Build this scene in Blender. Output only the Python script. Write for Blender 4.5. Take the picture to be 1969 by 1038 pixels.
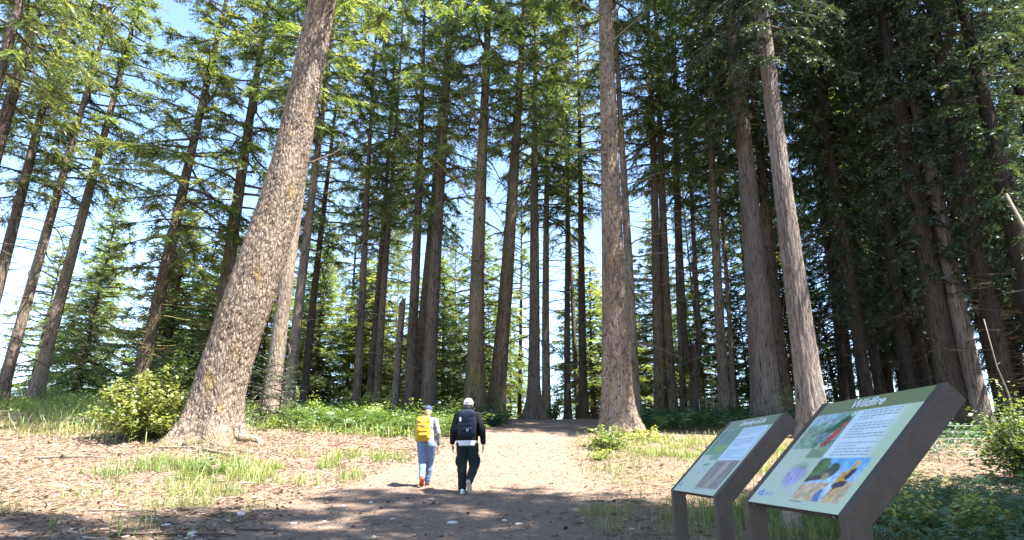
import bpy, bmesh, math, random
import numpy as np
from mathutils import Vector, Matrix, Quaternion

for o in list(bpy.data.objects):
    bpy.data.objects.remove(o)
scn = bpy.context.scene
COL = scn.collection
R = math.radians

# ------------------------------------------------------------------ camera, sky, sun, exposure
cam_d = bpy.data.cameras.new('camera')
cam_d.sensor_width = 36.0
cam_d.lens = 36.0 * 1180.0 / 1969.0
cam_d.clip_start = 0.05
cam_d.clip_end = 9000.0
cam = bpy.data.objects.new('camera', cam_d)
cam.location = (0, 0, 1.5)
cam.rotation_euler = (R(90 + 17.4), 0, 0)
COL.objects.link(cam)
scn.camera = cam

SUN_EL = 62.0
SUN_AZ = 118.0            # clockwise from +Y (the way the camera looks): behind and to the right
sd = Vector((math.sin(R(SUN_AZ)) * math.cos(R(SUN_EL)), math.cos(R(SUN_AZ)) * math.cos(R(SUN_EL)), math.sin(R(SUN_EL))))
world = bpy.data.worlds.new('World')
scn.world = world
world.use_nodes = True
wn = world.node_tree
for n in list(wn.nodes):
    wn.nodes.remove(n)
sky = wn.nodes.new('ShaderNodeTexSky')
sky.sky_type = 'NISHITA'
sky.sun_disc = False
sky.sun_elevation = R(SUN_EL)
sky.sun_rotation = R(SUN_AZ)
sky.altitude = 300.0
sky.air_density = 1.0
sky.dust_density = .35
sky.ozone_density = 2.5
bg = wn.nodes.new('ShaderNodeBackground')
bg.inputs['Strength'].default_value = 0.115
wo = wn.nodes.new('ShaderNodeOutputWorld')
wn.links.new(sky.outputs[0], bg.inputs[0])
wn.links.new(bg.outputs[0], wo.inputs[0])

sun_d = bpy.data.lights.new('sun', 'SUN')
sun_d.energy = 5.0
sun_d.angle = R(0.53)
sun_d.color = (1.0, 0.955, 0.88)
sun = bpy.data.objects.new('sun', sun_d)
sun.rotation_euler = sd.to_track_quat('Z', 'Y').to_euler()
sun.location = (20, -20, 60)
COL.objects.link(sun)

scn.view_settings.view_transform = 'Standard'
scn.view_settings.look = 'None'
scn.view_settings.exposure = 2.4
scn.view_settings.gamma = 1.0
scn.view_settings.use_curve_mapping = False
scn.render.engine = 'CYCLES'
scn.cycles.max_bounces = 8
scn.cycles.diffuse_bounces = 4
scn.cycles.glossy_bounces = 2
scn.cycles.transmission_bounces = 4
scn.cycles.sample_clamp_indirect = 6.0
scn.cycles.use_denoising = True
try:
    scn.cycles.denoiser = 'OPENIMAGEDENOISE'
    scn.cycles.denoising_input_passes = 'RGB_ALBEDO_NORMAL'
except Exception:
    pass

# ------------------------------------------------------------------ helpers
def hash3(ix, iy, iz, seed=0):
    n = (ix.astype(np.int64) * 374761393 + iy.astype(np.int64) * 668265263 + iz.astype(np.int64) * 2147483647 + seed * 1274126177) & 0xffffffff
    n = ((n ^ (n >> 13)) * 1274126177) & 0xffffffff
    n = ((n ^ (n >> 16)) * 2246822519) & 0xffffffff
    n = n ^ (n >> 15)
    return (n & 0xffffff) / float(0xffffff)

def vnoise(x, y, z=None, seed=0):
    x = np.asarray(x, float); y = np.asarray(y, float)
    z = np.zeros_like(x) if z is None else np.asarray(z, float)
    ix, iy, iz = np.floor(x), np.floor(y), np.floor(z)
    fx, fy, fz = x - ix, y - iy, z - iz
    fx = fx * fx * (3 - 2 * fx); fy = fy * fy * (3 - 2 * fy); fz = fz * fz * (3 - 2 * fz)
    r = 0
    for a in (0, 1):
        for b in (0, 1):
            for c in (0, 1):
                w = (fx if a else 1 - fx) * (fy if b else 1 - fy) * (fz if c else 1 - fz)
                r = r + w * hash3(ix + a, iy + b, iz + c, seed)
    return r

def fbm(x, y, z=None, seed=0, octv=4):
    r, a, f, t = 0, 1.0, 1.0, 0
    for k in range(octv):
        r = r + a * vnoise(x * f, y * f, None if z is None else z * f, seed + k * 17)
        t += a; a *= .5; f *= 2.03
    return r / t

def worley(x, y, z, seed=0):
    ix, iy, iz = np.floor(x), np.floor(y), np.floor(z)
    f1 = np.full(x.shape, 9.0); f2 = np.full(x.shape, 9.0)
    for a in (-1, 0, 1):
        for b in (-1, 0, 1):
            for c in (-1, 0, 1):
                cx, cy, cz = ix + a, iy + b, iz + c
                d = (cx + hash3(cx, cy, cz, seed) - x) ** 2 + (cy + hash3(cx, cy, cz, seed + 1) - y) ** 2 + (cz + hash3(cx, cy, cz, seed + 2) - z) ** 2
                n1 = np.minimum(f1, d)
                f2 = np.minimum(f2, np.maximum(f1, d))
                f1 = n1
    return np.sqrt(f1), np.sqrt(f2)

def sstep(a, b, x):
    t = np.clip((np.asarray(x, float) - a) / (b - a), 0, 1)
    return t * t * (3 - 2 * t)

def mesh_np(name, V, F, col=None, smooth=False, mats=(), midx=None):
    """V (n,3); F (m,k) array of equal faces; col (n,3 or 4) vertex colour attribute 'tint'"""
    V = np.ascontiguousarray(V, np.float32); F = np.ascontiguousarray(F, np.int32)
    me = bpy.data.meshes.new(name)
    m, k = F.shape
    me.vertices.add(len(V)); me.vertices.foreach_set('co', V.ravel())
    me.loops.add(m * k); me.loops.foreach_set('vertex_index', F.ravel())
    me.polygons.add(m)
    me.polygons.foreach_set('loop_start', np.arange(0, m * k, k, dtype=np.int32))
    me.polygons.foreach_set('loop_total', np.full(m, k, np.int32))
    if smooth:
        me.polygons.foreach_set('use_smooth', np.ones(m, bool))
    if midx is not None:
        me.polygons.foreach_set('material_index', np.asarray(midx, np.int32))
    if col is not None:
        c = np.ones((len(V), 4), np.float32); col = np.asarray(col, np.float32)
        c[:, :col.shape[1]] = col
        at = me.color_attributes.new('tint', 'FLOAT_COLOR', 'POINT')
        at.data.foreach_set('color', c.ravel())
    for mt in mats:
        me.materials.append(mt)
    me.update(calc_edges=True)
    return me

def link(name, me, parent=None, loc=None, rot=None, scale=None):
    o = bpy.data.objects.new(name, me)
    COL.objects.link(o)
    if parent is not None:
        o.parent = parent
    if loc is not None:
        o.location = loc
    if rot is not None:
        o.rotation_euler = rot
    if scale is not None:
        o.scale = scale
    return o

def tag(o, label=None, cat=None, group=None, kind=None):
    if label: o['label'] = label
    if cat: o['category'] = cat
    if group: o['group'] = group
    if kind: o['kind'] = kind
    return o

class MB:
    """small mesh builder of mixed polygons"""
    def __init__(s):
        s.v = []; s.f = []; s.sm = []; s.mi = []
    def add(s, vs, fs, smooth=False, mi=0):
        b = len(s.v); s.v += [tuple(map(float, p)) for p in vs]
        for f in fs:
            s.f.append(tuple(b + i for i in f)); s.sm.append(smooth); s.mi.append(mi)
    def box(s, c, d, M=None, mi=0):
        x, y, z = d[0] / 2, d[1] / 2, d[2] / 2
        vs = [Vector((a * x, b * y, e * z)) for e in (-1, 1) for a, b in ((-1, -1), (1, -1), (1, 1), (-1, 1))]
        if M is not None: vs = [M @ p for p in vs]
        vs = [p + Vector(c) for p in vs]
        s.add(vs, [(3, 2, 1, 0), (4, 5, 6, 7), (0, 1, 5, 4), (1, 2, 6, 5), (2, 3, 7, 6), (3, 0, 4, 7)], mi=mi)
    def tube(s, pts, rad, n=6, cap=True, mi=0, smooth=True):
        pts = [Vector(p) for p in pts]
        if not hasattr(rad, '__len__'): rad = [rad] * len(pts)
        vs = []
        prev = None
        for i, p in enumerate(pts):
            t = (pts[min(i + 1, len(pts) - 1)] - pts[max(i - 1, 0)])
            t = t.normalized() if t.length > 1e-9 else Vector((0, 0, 1))
            if prev is None:
                a = t.orthogonal().normalized()
            else:
                a = (prev - t * prev.dot(t)).normalized()
            prev = a
            b = t.cross(a)
            for k in range(n):
                an = 2 * math.pi * k / n
                vs.append(p + (a * math.cos(an) + b * math.sin(an)) * rad[i])
        fs = []
        for i in range(len(pts) - 1):
            for k in range(n):
                fs.append((i * n + k, i * n + (k + 1) % n, (i + 1) * n + (k + 1) % n, (i + 1) * n + k))
        if cap:
            fs.append(tuple(range(n - 1, -1, -1)))
            q = (len(pts) - 1) * n
            fs.append(tuple(q + k for k in range(n)))
        s.add(vs, fs, smooth, mi)
    def mesh(s, name, *mats):
        me = bpy.data.meshes.new(name)
        me.from_pydata(s.v, [], s.f)
        me.polygons.foreach_set('use_smooth', s.sm)
        me.polygons.foreach_set('material_index', s.mi)
        for m in mats: me.materials.append(m)
        me.update()
        return me

def bevel_mesh(me, w, seg=2):
    bm = bmesh.new(); bm.from_mesh(me)
    bmesh.ops.recalc_face_normals(bm, faces=bm.faces)
    es = [e for e in bm.edges if len(e.link_faces) == 2 and e.calc_face_angle(0) > 0.5]
    bmesh.ops.bevel(bm, geom=es, offset=w, segments=seg, affect='EDGES', profile=0.6)
    bm.to_mesh(me); bm.free(); me.update()
    return me

# ------------------------------------------------------------------ materials
class NT:
    def __init__(s, name):
        s.m = bpy.data.materials.new(name); s.m.use_nodes = True
        s.t = s.m.node_tree
        for n in list(s.t.nodes): s.t.nodes.remove(n)
        s.out = s.t.nodes.new('ShaderNodeOutputMaterial')
    def n(s, typ, **kw):
        nd = s.t.nodes.new('ShaderNode' + typ)
        for k, v in kw.items():
            if k.startswith('i_'):
                key = k[2:].replace('_', ' ')
                nd.inputs[int(key) if key.isdigit() else key].default_value = v
            else:
                setattr(nd, k, v)
        return nd
    def l(s, a, b): s.t.links.new(a, b)
    def ramp(s, fac, stops, interp='LINEAR'):
        r = s.n('ValToRGB'); r.color_ramp.interpolation = interp
        e = r.color_ramp.elements
        while len(e) < len(stops): e.new(0.5)
        for i, (p, c) in enumerate(stops):
            e[i].position = p; e[i].color = (*c, 1) if len(c) == 3 else c
        s.l(fac, r.inputs[0]); return r
    def mix(s, fac, a, b, mode='MIX'):
        m = s.n('Mix', data_type='RGBA', blend_type=mode)
        for sock, val in ((m.inputs[0], fac), (m.inputs[6], a), (m.inputs[7], b)):
            if hasattr(val, 'is_linked') or hasattr(val, 'links'): s.l(val, sock)
            elif isinstance(val, (int, float)): sock.default_value = val
            else: sock.default_value = (*val, 1)
        return m.outputs[2]
    def noise(s, vec, scale, detail=4, rough=.55, dist=0.0):
        t = s.n('TexNoise', i_Scale=scale, i_Detail=detail, i_Roughness=rough, i_Distortion=dist)
        if vec is not None: s.l(vec, t.inputs['Vector'])
        return t.outputs['Fac']
    def mapping(s, vec, scale):
        m = s.n('Mapping'); m.inputs['Scale'].default_value = scale
        s.l(vec, m.inputs['Vector']); return m.outputs[0]
    def bump(s, h, strength, dist):
        b = s.n('Bump', i_Strength=strength, i_Distance=dist); s.l(h, b.inputs['Height']); return b.outputs[0]
    def done(s, shader): s.l(shader, s.out.inputs[0]); return s.m

def simple(name, col, rough=.7, spec=.3, metal=0, var=.12, nscale=30, bump=.15, bdist=.003):
    t = NT(name)
    tc = t.n('TexCoord').outputs['Object']
    nz = t.noise(tc, nscale, 5)
    c = t.ramp(nz, [(.25, [x * (1 - var) for x in col]), (.75, [min(1, x * (1 + var)) for x in col])]).outputs[0]
    p = t.n('BsdfPrincipled', i_Roughness=rough, i_Metallic=metal)
    p.inputs['Specular IOR Level'].default_value = spec
    t.l(c, p.inputs['Base Color'])
    if bump: t.l(t.bump(nz, bump, bdist), p.inputs['Normal'])
    return t.done(p.outputs[0])

def bark(name, dark, mid, light, lichen=(.33, .24, .05), lich=.58, sx=9.0, sz=2.6, moss=None, crev=.12, base_moss=None):
    t = NT(name)
    tc = t.n('TexCoord').outputs['Object']
    rnd = t.n('ObjectInfo').outputs['Random']
    add = t.n('VectorMath', operation='ADD'); t.l(tc, add.inputs[0])
    mul = t.n('Math', operation='MULTIPLY'); t.l(rnd, mul.inputs[0]); mul.inputs[1].default_value = 37.0
    cx = t.n('CombineXYZ'); t.l(mul.outputs[0], cx.inputs[2]); t.l(cx.outputs[0], add.inputs[1])
    v = add.outputs[0]
    mv = t.mapping(v, (sx, sx, sz))
    vo = t.n('TexVoronoi', feature='DISTANCE_TO_EDGE', i_Scale=1.0); 
    nv = t.n('TexNoise', i_Scale=1.6, i_Detail=3.0); t.l(mv, nv.inputs['Vector'])
    vm = t.n('VectorMath', operation='SCALE'); t.l(nv.outputs['Color'], vm.inputs[0]); vm.inputs['Scale'].default_value = 1.1
    va = t.n('VectorMath', operation='ADD'); t.l(mv, va.inputs[0]); t.l(vm.outputs[0], va.inputs[1])
    t.l(va.outputs[0], vo.inputs['Vector'])
    fine = t.noise(t.mapping(v, (30, 30, 9)), 1.0, 5, .6)
    big = t.noise(t.mapping(v, (1.6, 1.6, .45)), 1.0, 3)
    c = t.ramp(fine, [(.3, mid), (.7, light)]).outputs[0]
    c = t.mix(t.ramp(big, [(.35, (0, 0, 0)), (.7, (.75, .75, .75))]).outputs[0], c, [x * .62 for x in mid])
    cm_ = t.noise(mv, .9, 4, .6)
    cmul = t.n('Math', operation='MULTIPLY'); t.l(t.ramp(vo.outputs[0], [(crev * .25, (1, 1, 1)), (crev, (0, 0, 0))]).outputs[0], cmul.inputs[0])
    t.l(t.ramp(cm_, [(.42, (.12, .12, .12)), (.6, (1, 1, 1))]).outputs[0], cmul.inputs[1])
    c = t.mix(cmul.outputs[0], c, dark)
    ln = t.noise(t.mapping(v, (3.2, 3.2, 1.0)), 1.0, 5, .7)
    c = t.mix(t.ramp(ln, [(lich, (0, 0, 0)), (lich + .1, (.85, .85, .85))]).outputs[0], c, lichen)
    if moss:
        mn = t.noise(t.mapping(v, (2.1, 2.1, .5)), 1.7, 5, .65)
        c = t.mix(t.ramp(mn, [(.52, (0, 0, 0)), (.66, (.8, .8, .8))]).outputs[0], c, moss)
    if base_moss:      # moss grows up the foot from the ground
        sx_ = t.n('SeparateXYZ'); t.l(tc, sx_.inputs[0])
        mn2 = t.noise(t.mapping(v, (2.4, 2.4, 1.6)), 1.0, 5, .65)
        sb_ = t.n('MapRange', i_1=1.3, i_2=0.0, i_3=-.25, i_4=.35); t.l(sx_.outputs[2], sb_.inputs[0])
        ad_ = t.n('Math', operation='ADD'); t.l(sb_.outputs[0], ad_.inputs[0]); t.l(mn2, ad_.inputs[1])
        c = t.mix(t.ramp(ad_.outputs[0], [(.66, (0, 0, 0)), (.92, (.7, .7, .7))]).outputs[0], c, base_moss)
    hv = t.n('HueSaturation'); t.l(c, hv.inputs['Color'])
    mr = t.n('MapRange', i_3=.75, i_4=1.25); t.l(rnd, mr.inputs[0]); t.l(mr.outputs[0], hv.inputs['Value'])
    p = t.n('BsdfPrincipled', i_Roughness=.9); p.inputs['Specular IOR Level'].default_value = .15
    t.l(hv.outputs[0], p.inputs['Base Color'])
    hh = t.n('Math', operation='ADD'); 
    h1 = t.n('Math', operation='MULTIPLY'); t.l(t.ramp(vo.outputs[0], [(0, (0, 0, 0)), (.25, (1, 1, 1))]).outputs[0], h1.inputs[0]); h1.inputs[1].default_value = 1.0
    h2 = t.n('Math', operation='MULTIPLY'); t.l(fine, h2.inputs[0]); h2.inputs[1].default_value = .6
    t.l(h1.outputs[0], hh.inputs[0]); t.l(h2.outputs[0], hh.inputs[1])
    t.l(t.bump(hh.outputs[0], .9, .03), p.inputs['Normal'])
    return t.done(p.outputs[0])

def foliage(name, dark, mid, light, trans=.45, tcol=None, rough=.5, objvar=.22, gloss=.06):
    """leaf or needle: tint attribute picks the shade of green, each object varies a little"""
    t = NT(name)
    at = t.n('Attribute', attribute_name='tint')
    sep = t.n('SeparateColor'); t.l(at.outputs['Color'], sep.inputs[0])
    rnd = t.n('ObjectInfo').outputs['Random']
    c = t.ramp(sep.outputs[0], [(.0, dark), (.5, mid), (1., light)]).outputs[0]
    hv = t.n('HueSaturation'); t.l(c, hv.inputs['Color'])
    m1 = t.n('MapRange', i_3=1 - objvar, i_4=1 + objvar); t.l(rnd, m1.inputs[0]); t.l(m1.outputs[0], hv.inputs['Value'])
    m2 = t.n('MapRange', i_3=.485, i_4=.515); 
    fr = t.n('Math', operation='FRACT'); ml = t.n('Math', operation='MULTIPLY'); ml.inputs[1].default_value = 7.31
    t.l(rnd, ml.inputs[0]); t.l(ml.outputs[0], fr.inputs[0]); t.l(fr.outputs[0], m2.inputs[0]); t.l(m2.outputs[0], hv.inputs['Hue'])
    d = t.n('BsdfDiffuse'); t.l(hv.outputs[0], d.inputs[0])
    tr = t.n('BsdfTranslucent')
    tc = t.mix(1.0, hv.outputs[0], tcol or (1.25, 1.2, .55), 'MULTIPLY'); t.l(tc, tr.inputs[0])
    ms = t.n('MixShader'); ms.inputs[0].default_value = trans
    t.l(d.outputs[0], ms.inputs[1]); t.l(tr.outputs[0], ms.inputs[2])
    g = t.n('BsdfGlossy', i_Roughness=rough); g.inputs[0].default_value = (.8, .9, 1, 1)
    m3 = t.n('MixShader'); m3.inputs[0].default_value = gloss
    t.l(ms.outputs[0], m3.inputs[1]); t.l(g.outputs[0], m3.inputs[2])
    return t.done(m3.outputs[0])

M = {}
M['bark_scaly'] = bark('bark_scaly', (.042, .03, .023), (.215, .16, .12), (.37, .295, .235), lichen=(.24, .16, .045), lich=.58, sx=10, sz=3.4, crev=.14, base_moss=(.13, .115, .045))
M['bark_pale'] = bark('bark_pale', (.05, .038, .03), (.21, .16, .125), (.31, .25, .20), lichen=(.26, .2, .06), lich=.6, sx=10, sz=2.0)
M['bark_grey'] = bark('bark_grey', (.045, .037, .034), (.2, .16, .14), (.30, .255, .23), lichen=(.2, .18, .1), lich=.66, sx=16, sz=1.1)
M['bark_dark'] = bark('bark_dark', (.022, .016, .012), (.105, .08, .062), (.19, .152, .122), lichen=(.16, .14, .06), lich=.62, sx=11, sz=1.8)
M['bark_mossy'] = bark('bark_mossy', (.022, .017, .012), (.11, .083, .06), (.19, .148, .11), lichen=(.2, .16, .05), lich=.6, sx=11, sz=1.8, moss=(.11, .105, .022))
M['bark_shaded'] = bark('bark_shaded', (.014, .011, .009), (.05, .038, .032), (.085, .068, .057), lichen=(.09, .08, .05), lich=.64, sx=11, sz=1.4)  # darkened bark: the shade of the right-hand wood is put into its colour
M['twig_wood'] = simple('twig_wood', (.085, .068, .052), .9, .1, var=.35, nscale=4, bump=0)
M['dead_wood'] = simple('dead_wood', (.19, .16, .13), .9, .1, var=.4, nscale=5, bump=0)
M['lichen_wood'] = simple('lichen_wood', (.20, .165, .065), .95, .1, var=.45, nscale=14, bump=.4, bdist=.02)
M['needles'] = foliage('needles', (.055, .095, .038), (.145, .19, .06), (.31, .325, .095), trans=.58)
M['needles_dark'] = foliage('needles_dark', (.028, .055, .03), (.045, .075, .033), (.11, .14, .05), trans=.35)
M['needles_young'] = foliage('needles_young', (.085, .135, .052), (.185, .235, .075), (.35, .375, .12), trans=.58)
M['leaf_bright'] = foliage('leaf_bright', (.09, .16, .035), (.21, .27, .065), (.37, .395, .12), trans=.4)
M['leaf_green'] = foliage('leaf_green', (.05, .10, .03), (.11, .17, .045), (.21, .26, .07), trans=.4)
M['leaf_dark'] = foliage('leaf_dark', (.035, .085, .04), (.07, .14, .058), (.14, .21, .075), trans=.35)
M['grass'] = foliage('grass', (.10, .16, .04), (.22, .27, .07), (.42, .38, .17), trans=.4, gloss=.03)
M['litter'] = foliage('litter', (.11, .068, .046), (.29, .205, .155), (.54, .45, .385), trans=.1, gloss=.02, tcol=(1.1, .9, .7))

# ------------------------------------------------------------------ terrain
PY = np.array([-4000, -400, -60, -10, 0, 8, 12.35, 16, 20, 26, 32, 37, 42, 50, 70, 120, 400, 5000.])
PZ = np.array([-30, -20, -2, -.6, 0, .6, .97, 1.45, 2.1, 2.9, 3.6, 3.86, 3.7, 2.8, .2, -6, -30, -60.])
def hgt(x, y, rough=True):
    x = np.asarray(x, float); y = np.asarray(y, float)
    z = sum(np.interp(y + d, PY, PZ) for d in (-2, -1, 0, 1, 2)) / 5
    k = np.clip((y - 6) / 14, 0, 1)
    fade = np.clip(1 - (np.hypot(x, y) - 60) / 60, 0, 1)
    z = z + .045 * np.clip(-x - 4, 0, 40) * k * fade + .02 * np.clip(x - 6, 0, 40) * k * fade
    if rough:
        pm = pathmask(x, y)
        z = z + (fbm(x * .9, y * .9, seed=3, octv=3) - .5) * .16 * (1 - .75 * pm) + (fbm(x * 5, y * 5, seed=5, octv=2) - .5) * .035
    return z
CX = np.array([-1.6, -1.2, -.9, -.35, .4, 1.2, 1.9, 2.6, 4.0, 8.]); CY = np.array([0, 8, 12, 17, 22, 28, 34, 40, 50, 80.])
CW = np.array([2.6, 2.5, 2.4, 2.2, 2.0, 1.7, 1.3, 1.2, 1.2, 1.2])
def pathmask(x, y, soft=.9):
    c = np.interp(y, CY, CX); w = np.interp(y, CY, CW)
    w = w + (fbm(np.asarray(x) * .5 + 9, np.asarray(y) * .5, seed=9, octv=3) - .5) * 1.6
    return sstep(w + soft * .5, w - soft * .5, np.abs(x - c))

def axis(lo, hi, step, far, n):
    a = np.arange(lo, hi + 1e-6, step)
    g = np.geomspace(step * 1.5, far - hi if far > hi else 1, n)
    b = hi + g
    g2 = np.geomspace(step * 1.5, far + lo if far + lo > 0 else 1, n)
    return np.concatenate([(lo - g2)[::-1], a, b])
xs = axis(-26, 24, .2, 3500, 34); ys = axis(5, 44, .17, 3800, 36)
GX, GY = np.meshgrid(xs, ys)
GZ = hgt(GX, GY)
nx, ny = len(xs), len(ys)
idx = np.arange(nx * ny).reshape(ny, nx)
Fq = np.stack([idx[:-1, :-1], idx[:-1, 1:], idx[1:, 1:], idx[1:, :-1]], -1).reshape(-1, 4)
pm = pathmask(GX, GY, 1.8)
green = sstep(.45, .62, fbm(GX * .35 + 4, GY * .35, seed=21, octv=4)) * (1 - pm)
tint = np.stack([pm.ravel(), green.ravel(), np.zeros(pm.size)], -1)

def ground_mat(name, kind):
    t = NT(name)
    tc = t.n('TexCoord').outputs['Object']
    at = t.n('Attribute', attribute_name='tint')
    sep = t.n('SeparateColor'); t.l(at.outputs['Color'], sep.inputs[0])
    n1 = t.noise(tc, 1.1, 6, .62)
    n2 = t.noise(tc, 14, 6, .65)
    n3 = t.noise(tc, 90, 4, .6)
    soil = t.ramp(n2, [(.25, (.10, .066, .048)), (.5, (.215, .148, .108)), (.75, (.35, .265, .20))]).outputs[0]
    soil = t.mix(t.ramp(n1, [(.35, (0, 0, 0)), (.7, (.6, .6, .6))]).outputs[0], soil, (.22, .152, .11))
    pth = t.ramp(n2, [(.2, (.17, .118, .09)), (.5, (.25, .184, .138)), (.8, (.325, .252, .192))]).outputs[0]
    pth = t.mix(t.ramp(n3, [(.35, (.55, .55, .55)), (.55, (0, 0, 0))]).outputs[0], pth, (.16, .11, .088))
    pth = t.mix(t.ramp(n1, [(.3, (0, 0, 0)), (.75, (.5, .5, .5))]).outputs[0], pth, (.21, .145, .115))
    gr = t.ramp(n2, [(.3, (.085, .085, .035)), (.7, (.20, .175, .09))]).outputs[0]
    gm = t.n('Math', operation='MULTIPLY'); t.l(sep.outputs[1], gm.inputs[0]); gm.inputs[1].default_value = .3
    c = t.mix(gm.outputs[0], soil, gr)
    c = t.mix(sep.outputs[0], c, pth)
    p = t.n('BsdfPrincipled', i_Roughness=.95); p.inputs['Specular IOR Level'].default_value = .08
    t.l(c, p.inputs['Base Color'])
    s = t.n('Math', operation='ADD'); t.l(n2, s.inputs[0]); 
    s2 = t.n('Math', operation='MULTIPLY'); t.l(n3, s2.inputs[0]); s2.inputs[1].default_value = .35; t.l(s2.outputs[0], s.inputs[1])
    n4 = t.noise(tc, 3.6, 5, .6, .6)
    s3 = t.n('Math', operation='MULTIPLY_ADD'); t.l(n4, s3.inputs[0]); s3.inputs[1].default_value = 1.6; t.l(s.outputs[0], s3.inputs[2])
    t.l(t.bump(s3.outputs[0], .9, .06), p.inputs['Normal'])
    return t.done(p.outputs[0])
M['ground'] = ground_mat('forest_floor', 0)
g = link('ground', mesh_np('ground', np.stack([GX.ravel(), GY.ravel(), GZ.ravel()], -1), Fq, tint, True, [M['ground']]))
tag(g, 'sloping forest floor of dry soil and needle litter', kind='structure')
# the trodden path, a sheet just above the floor
pv, pf, pt = [], [], []
pys = np.arange(3.0, 46, .16); NS = 26
for j, yy in enumerate(pys):
    c = np.interp(yy, CY, CX); w = np.interp(yy, CY, CW)
    wl = w + (float(fbm(np.array([yy * .7]), np.array([1.3]), seed=31)[0]) - .5) * 1.3
    wr = w + (float(fbm(np.array([yy * .7]), np.array([7.7]), seed=33)[0]) - .5) * 1.3
    for k in range(NS + 1):
        pv.append((c - wl + (wl + wr) * k / NS, yy, 0))
pv = np.array(pv); pv[:, 2] = hgt(pv[:, 0], pv[:, 1]) 
ii = np.arange(len(pv)).reshape(len(pys), NS + 1)
edge = np.tile(np.minimum(np.arange(NS + 1), NS - np.arange(NS + 1)) / 2.0, len(pys)).clip(0, 1)
pv[:, 2] += .012 * edge - .004
pf = np.stack([ii[:-1, :-1], ii[:-1, 1:], ii[1:, 1:], ii[1:, :-1]], -1).reshape(-1, 4)
ptint = np.stack([np.maximum(pathmask(pv[:, 0], pv[:, 1], 1.8), 0.0), np.zeros(len(pv)), np.zeros(len(pv))], -1)
p_ = link('path', mesh_np('path', pv, pf, ptint, True, [M['ground']]))
tag(p_, 'wide pinkish dirt path climbing to a crest between the trunks', kind='structure')

# ------------------------------------------------------------------ tree parts
def trunk_mesh(name, r0, H, mat, seed, seg=14, dz=.5, flare=.45, fz=.7, lobes=5, bend=.0, relief=0.0, curve=None, zmax=None, plates=(5, 2.2), rprof=None):
    rng = np.random.default_rng(seed)
    zt = zmax or H
    fine = np.arange(-.35, 2.4, min(dz, .16)); rest = np.arange(2.4, zt + dz, dz)
    zs = np.concatenate([fine, rest])
    th = np.linspace(0, 2 * np.pi, seg, endpoint=False)
    Z, T = np.meshgrid(zs, th, indexing='ij')
    zc = np.clip(Z, 0, None)
    r = r0 * .93 * np.clip(1 - .62 * zc / 25, .1, 1) * np.clip(1.02 - np.clip(zc / H, 0, 1) ** (3 if H > 20 else 1.2), .03, 1)
    if rprof is not None:
        r = np.interp(zc, [c[0] for c in rprof], [c[1] for c in rprof])
    ph = rng.uniform(0, 6.28, 3)
    lob = 1 + .45 * np.cos(lobes * T + ph[0]) + .3 * np.cos((lobes - 2) * T + ph[1])
    lob = lob * (.55 + .9 * fbm(np.cos(T) * 2.2 + seed, np.sin(T) * 2.2, Z * .9, seed=seed + 40, octv=3))
    r = r + r0 * flare * np.exp(-zc / fz) * lob * np.where(Z < 0, 1.15, 1)
    ovx = 1 + .05 * np.cos(2 * T + ph[2])
    r = r * ovx * (1 + .05 * (fbm(np.cos(T) * 1.5 + seed, np.sin(T) * 1.5, Z * .5, seed=seed, octv=2) - .5))
    if relief:
        a, b = plates
        wx = r0 * np.cos(T) * a; wy = r0 * np.sin(T) * a
        d = (fbm(wx * .8, wy * .8, Z * 1.5, seed=seed + 5, octv=2) - .5) * 1.3
        f1, f2 = worley(wx + d, wy + d, Z * b + d, seed)
        pl = sstep(.03, .32, f2 - f1)
        msk = sstep(.38, .60, fbm(wx * .9 + 7, wy * .9, Z * b * .8, seed=seed + 21, octv=3))
        pl = 1 - (1 - pl) * (.25 + .75 * msk)
        r = r + relief * (pl - .7) + relief * .5 * (fbm(wx * 3, wy * 3, Z * 6, seed=seed + 9, octv=2) - .5)
    ax = bend * np.sin(Z * .16 + ph[0]) * np.clip(Z / 6, 0, 1); ay = bend * np.cos(Z * .13 + ph[1]) * np.clip(Z / 6, 0, 1)
    if curve is not None:
        ax = ax + np.interp(Z, [c[0] for c in curve], [c[1] for c in curve])
    V = np.stack([r * np.cos(T) + ax, r * np.sin(T) + ay, Z], -1).reshape(-1, 3)
    n = len(zs); I = np.arange(n * seg).reshape(n, seg); J = np.roll(I, -1, 1)
    F = np.stack([I[:-1], J[:-1], J[1:], I[1:]], -1).reshape(-1, 4)
    if zmax:      # broken off: close the top with a jagged fan
        top = I[-1]
        V[top, 2] += rng.uniform(-.5, .35, seg)
        c = len(V); V = np.vstack([V, [[ax[-1].mean(), ay[-1].mean(), zs[-1] - .15]]])
        F = np.vstack([F, np.stack([top, np.roll(top, -1), np.full(seg, c), np.full(seg, c)], -1)[:, [0, 1, 2, 2]]])
        F = F[:-seg]; tri = np.stack([top, np.roll(top, -1), np.full(seg, c)], -1)
        bme = mesh_np(name, V, F, None, True, [mat])
        bm = bmesh.new(); bm.from_mesh(bme); bm.verts.ensure_lookup_table()
        for t3 in tri:
            bm.faces.new([bm.verts[i] for i in t3])
        bm.to_mesh(bme); bm.free(); bme.update()
        return bme
    return mesh_np(name, V, F, None, True, [mat])

def norm(a): return a / np.maximum(np.linalg.norm(a, axis=-1, keepdims=True), 1e-9)

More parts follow.
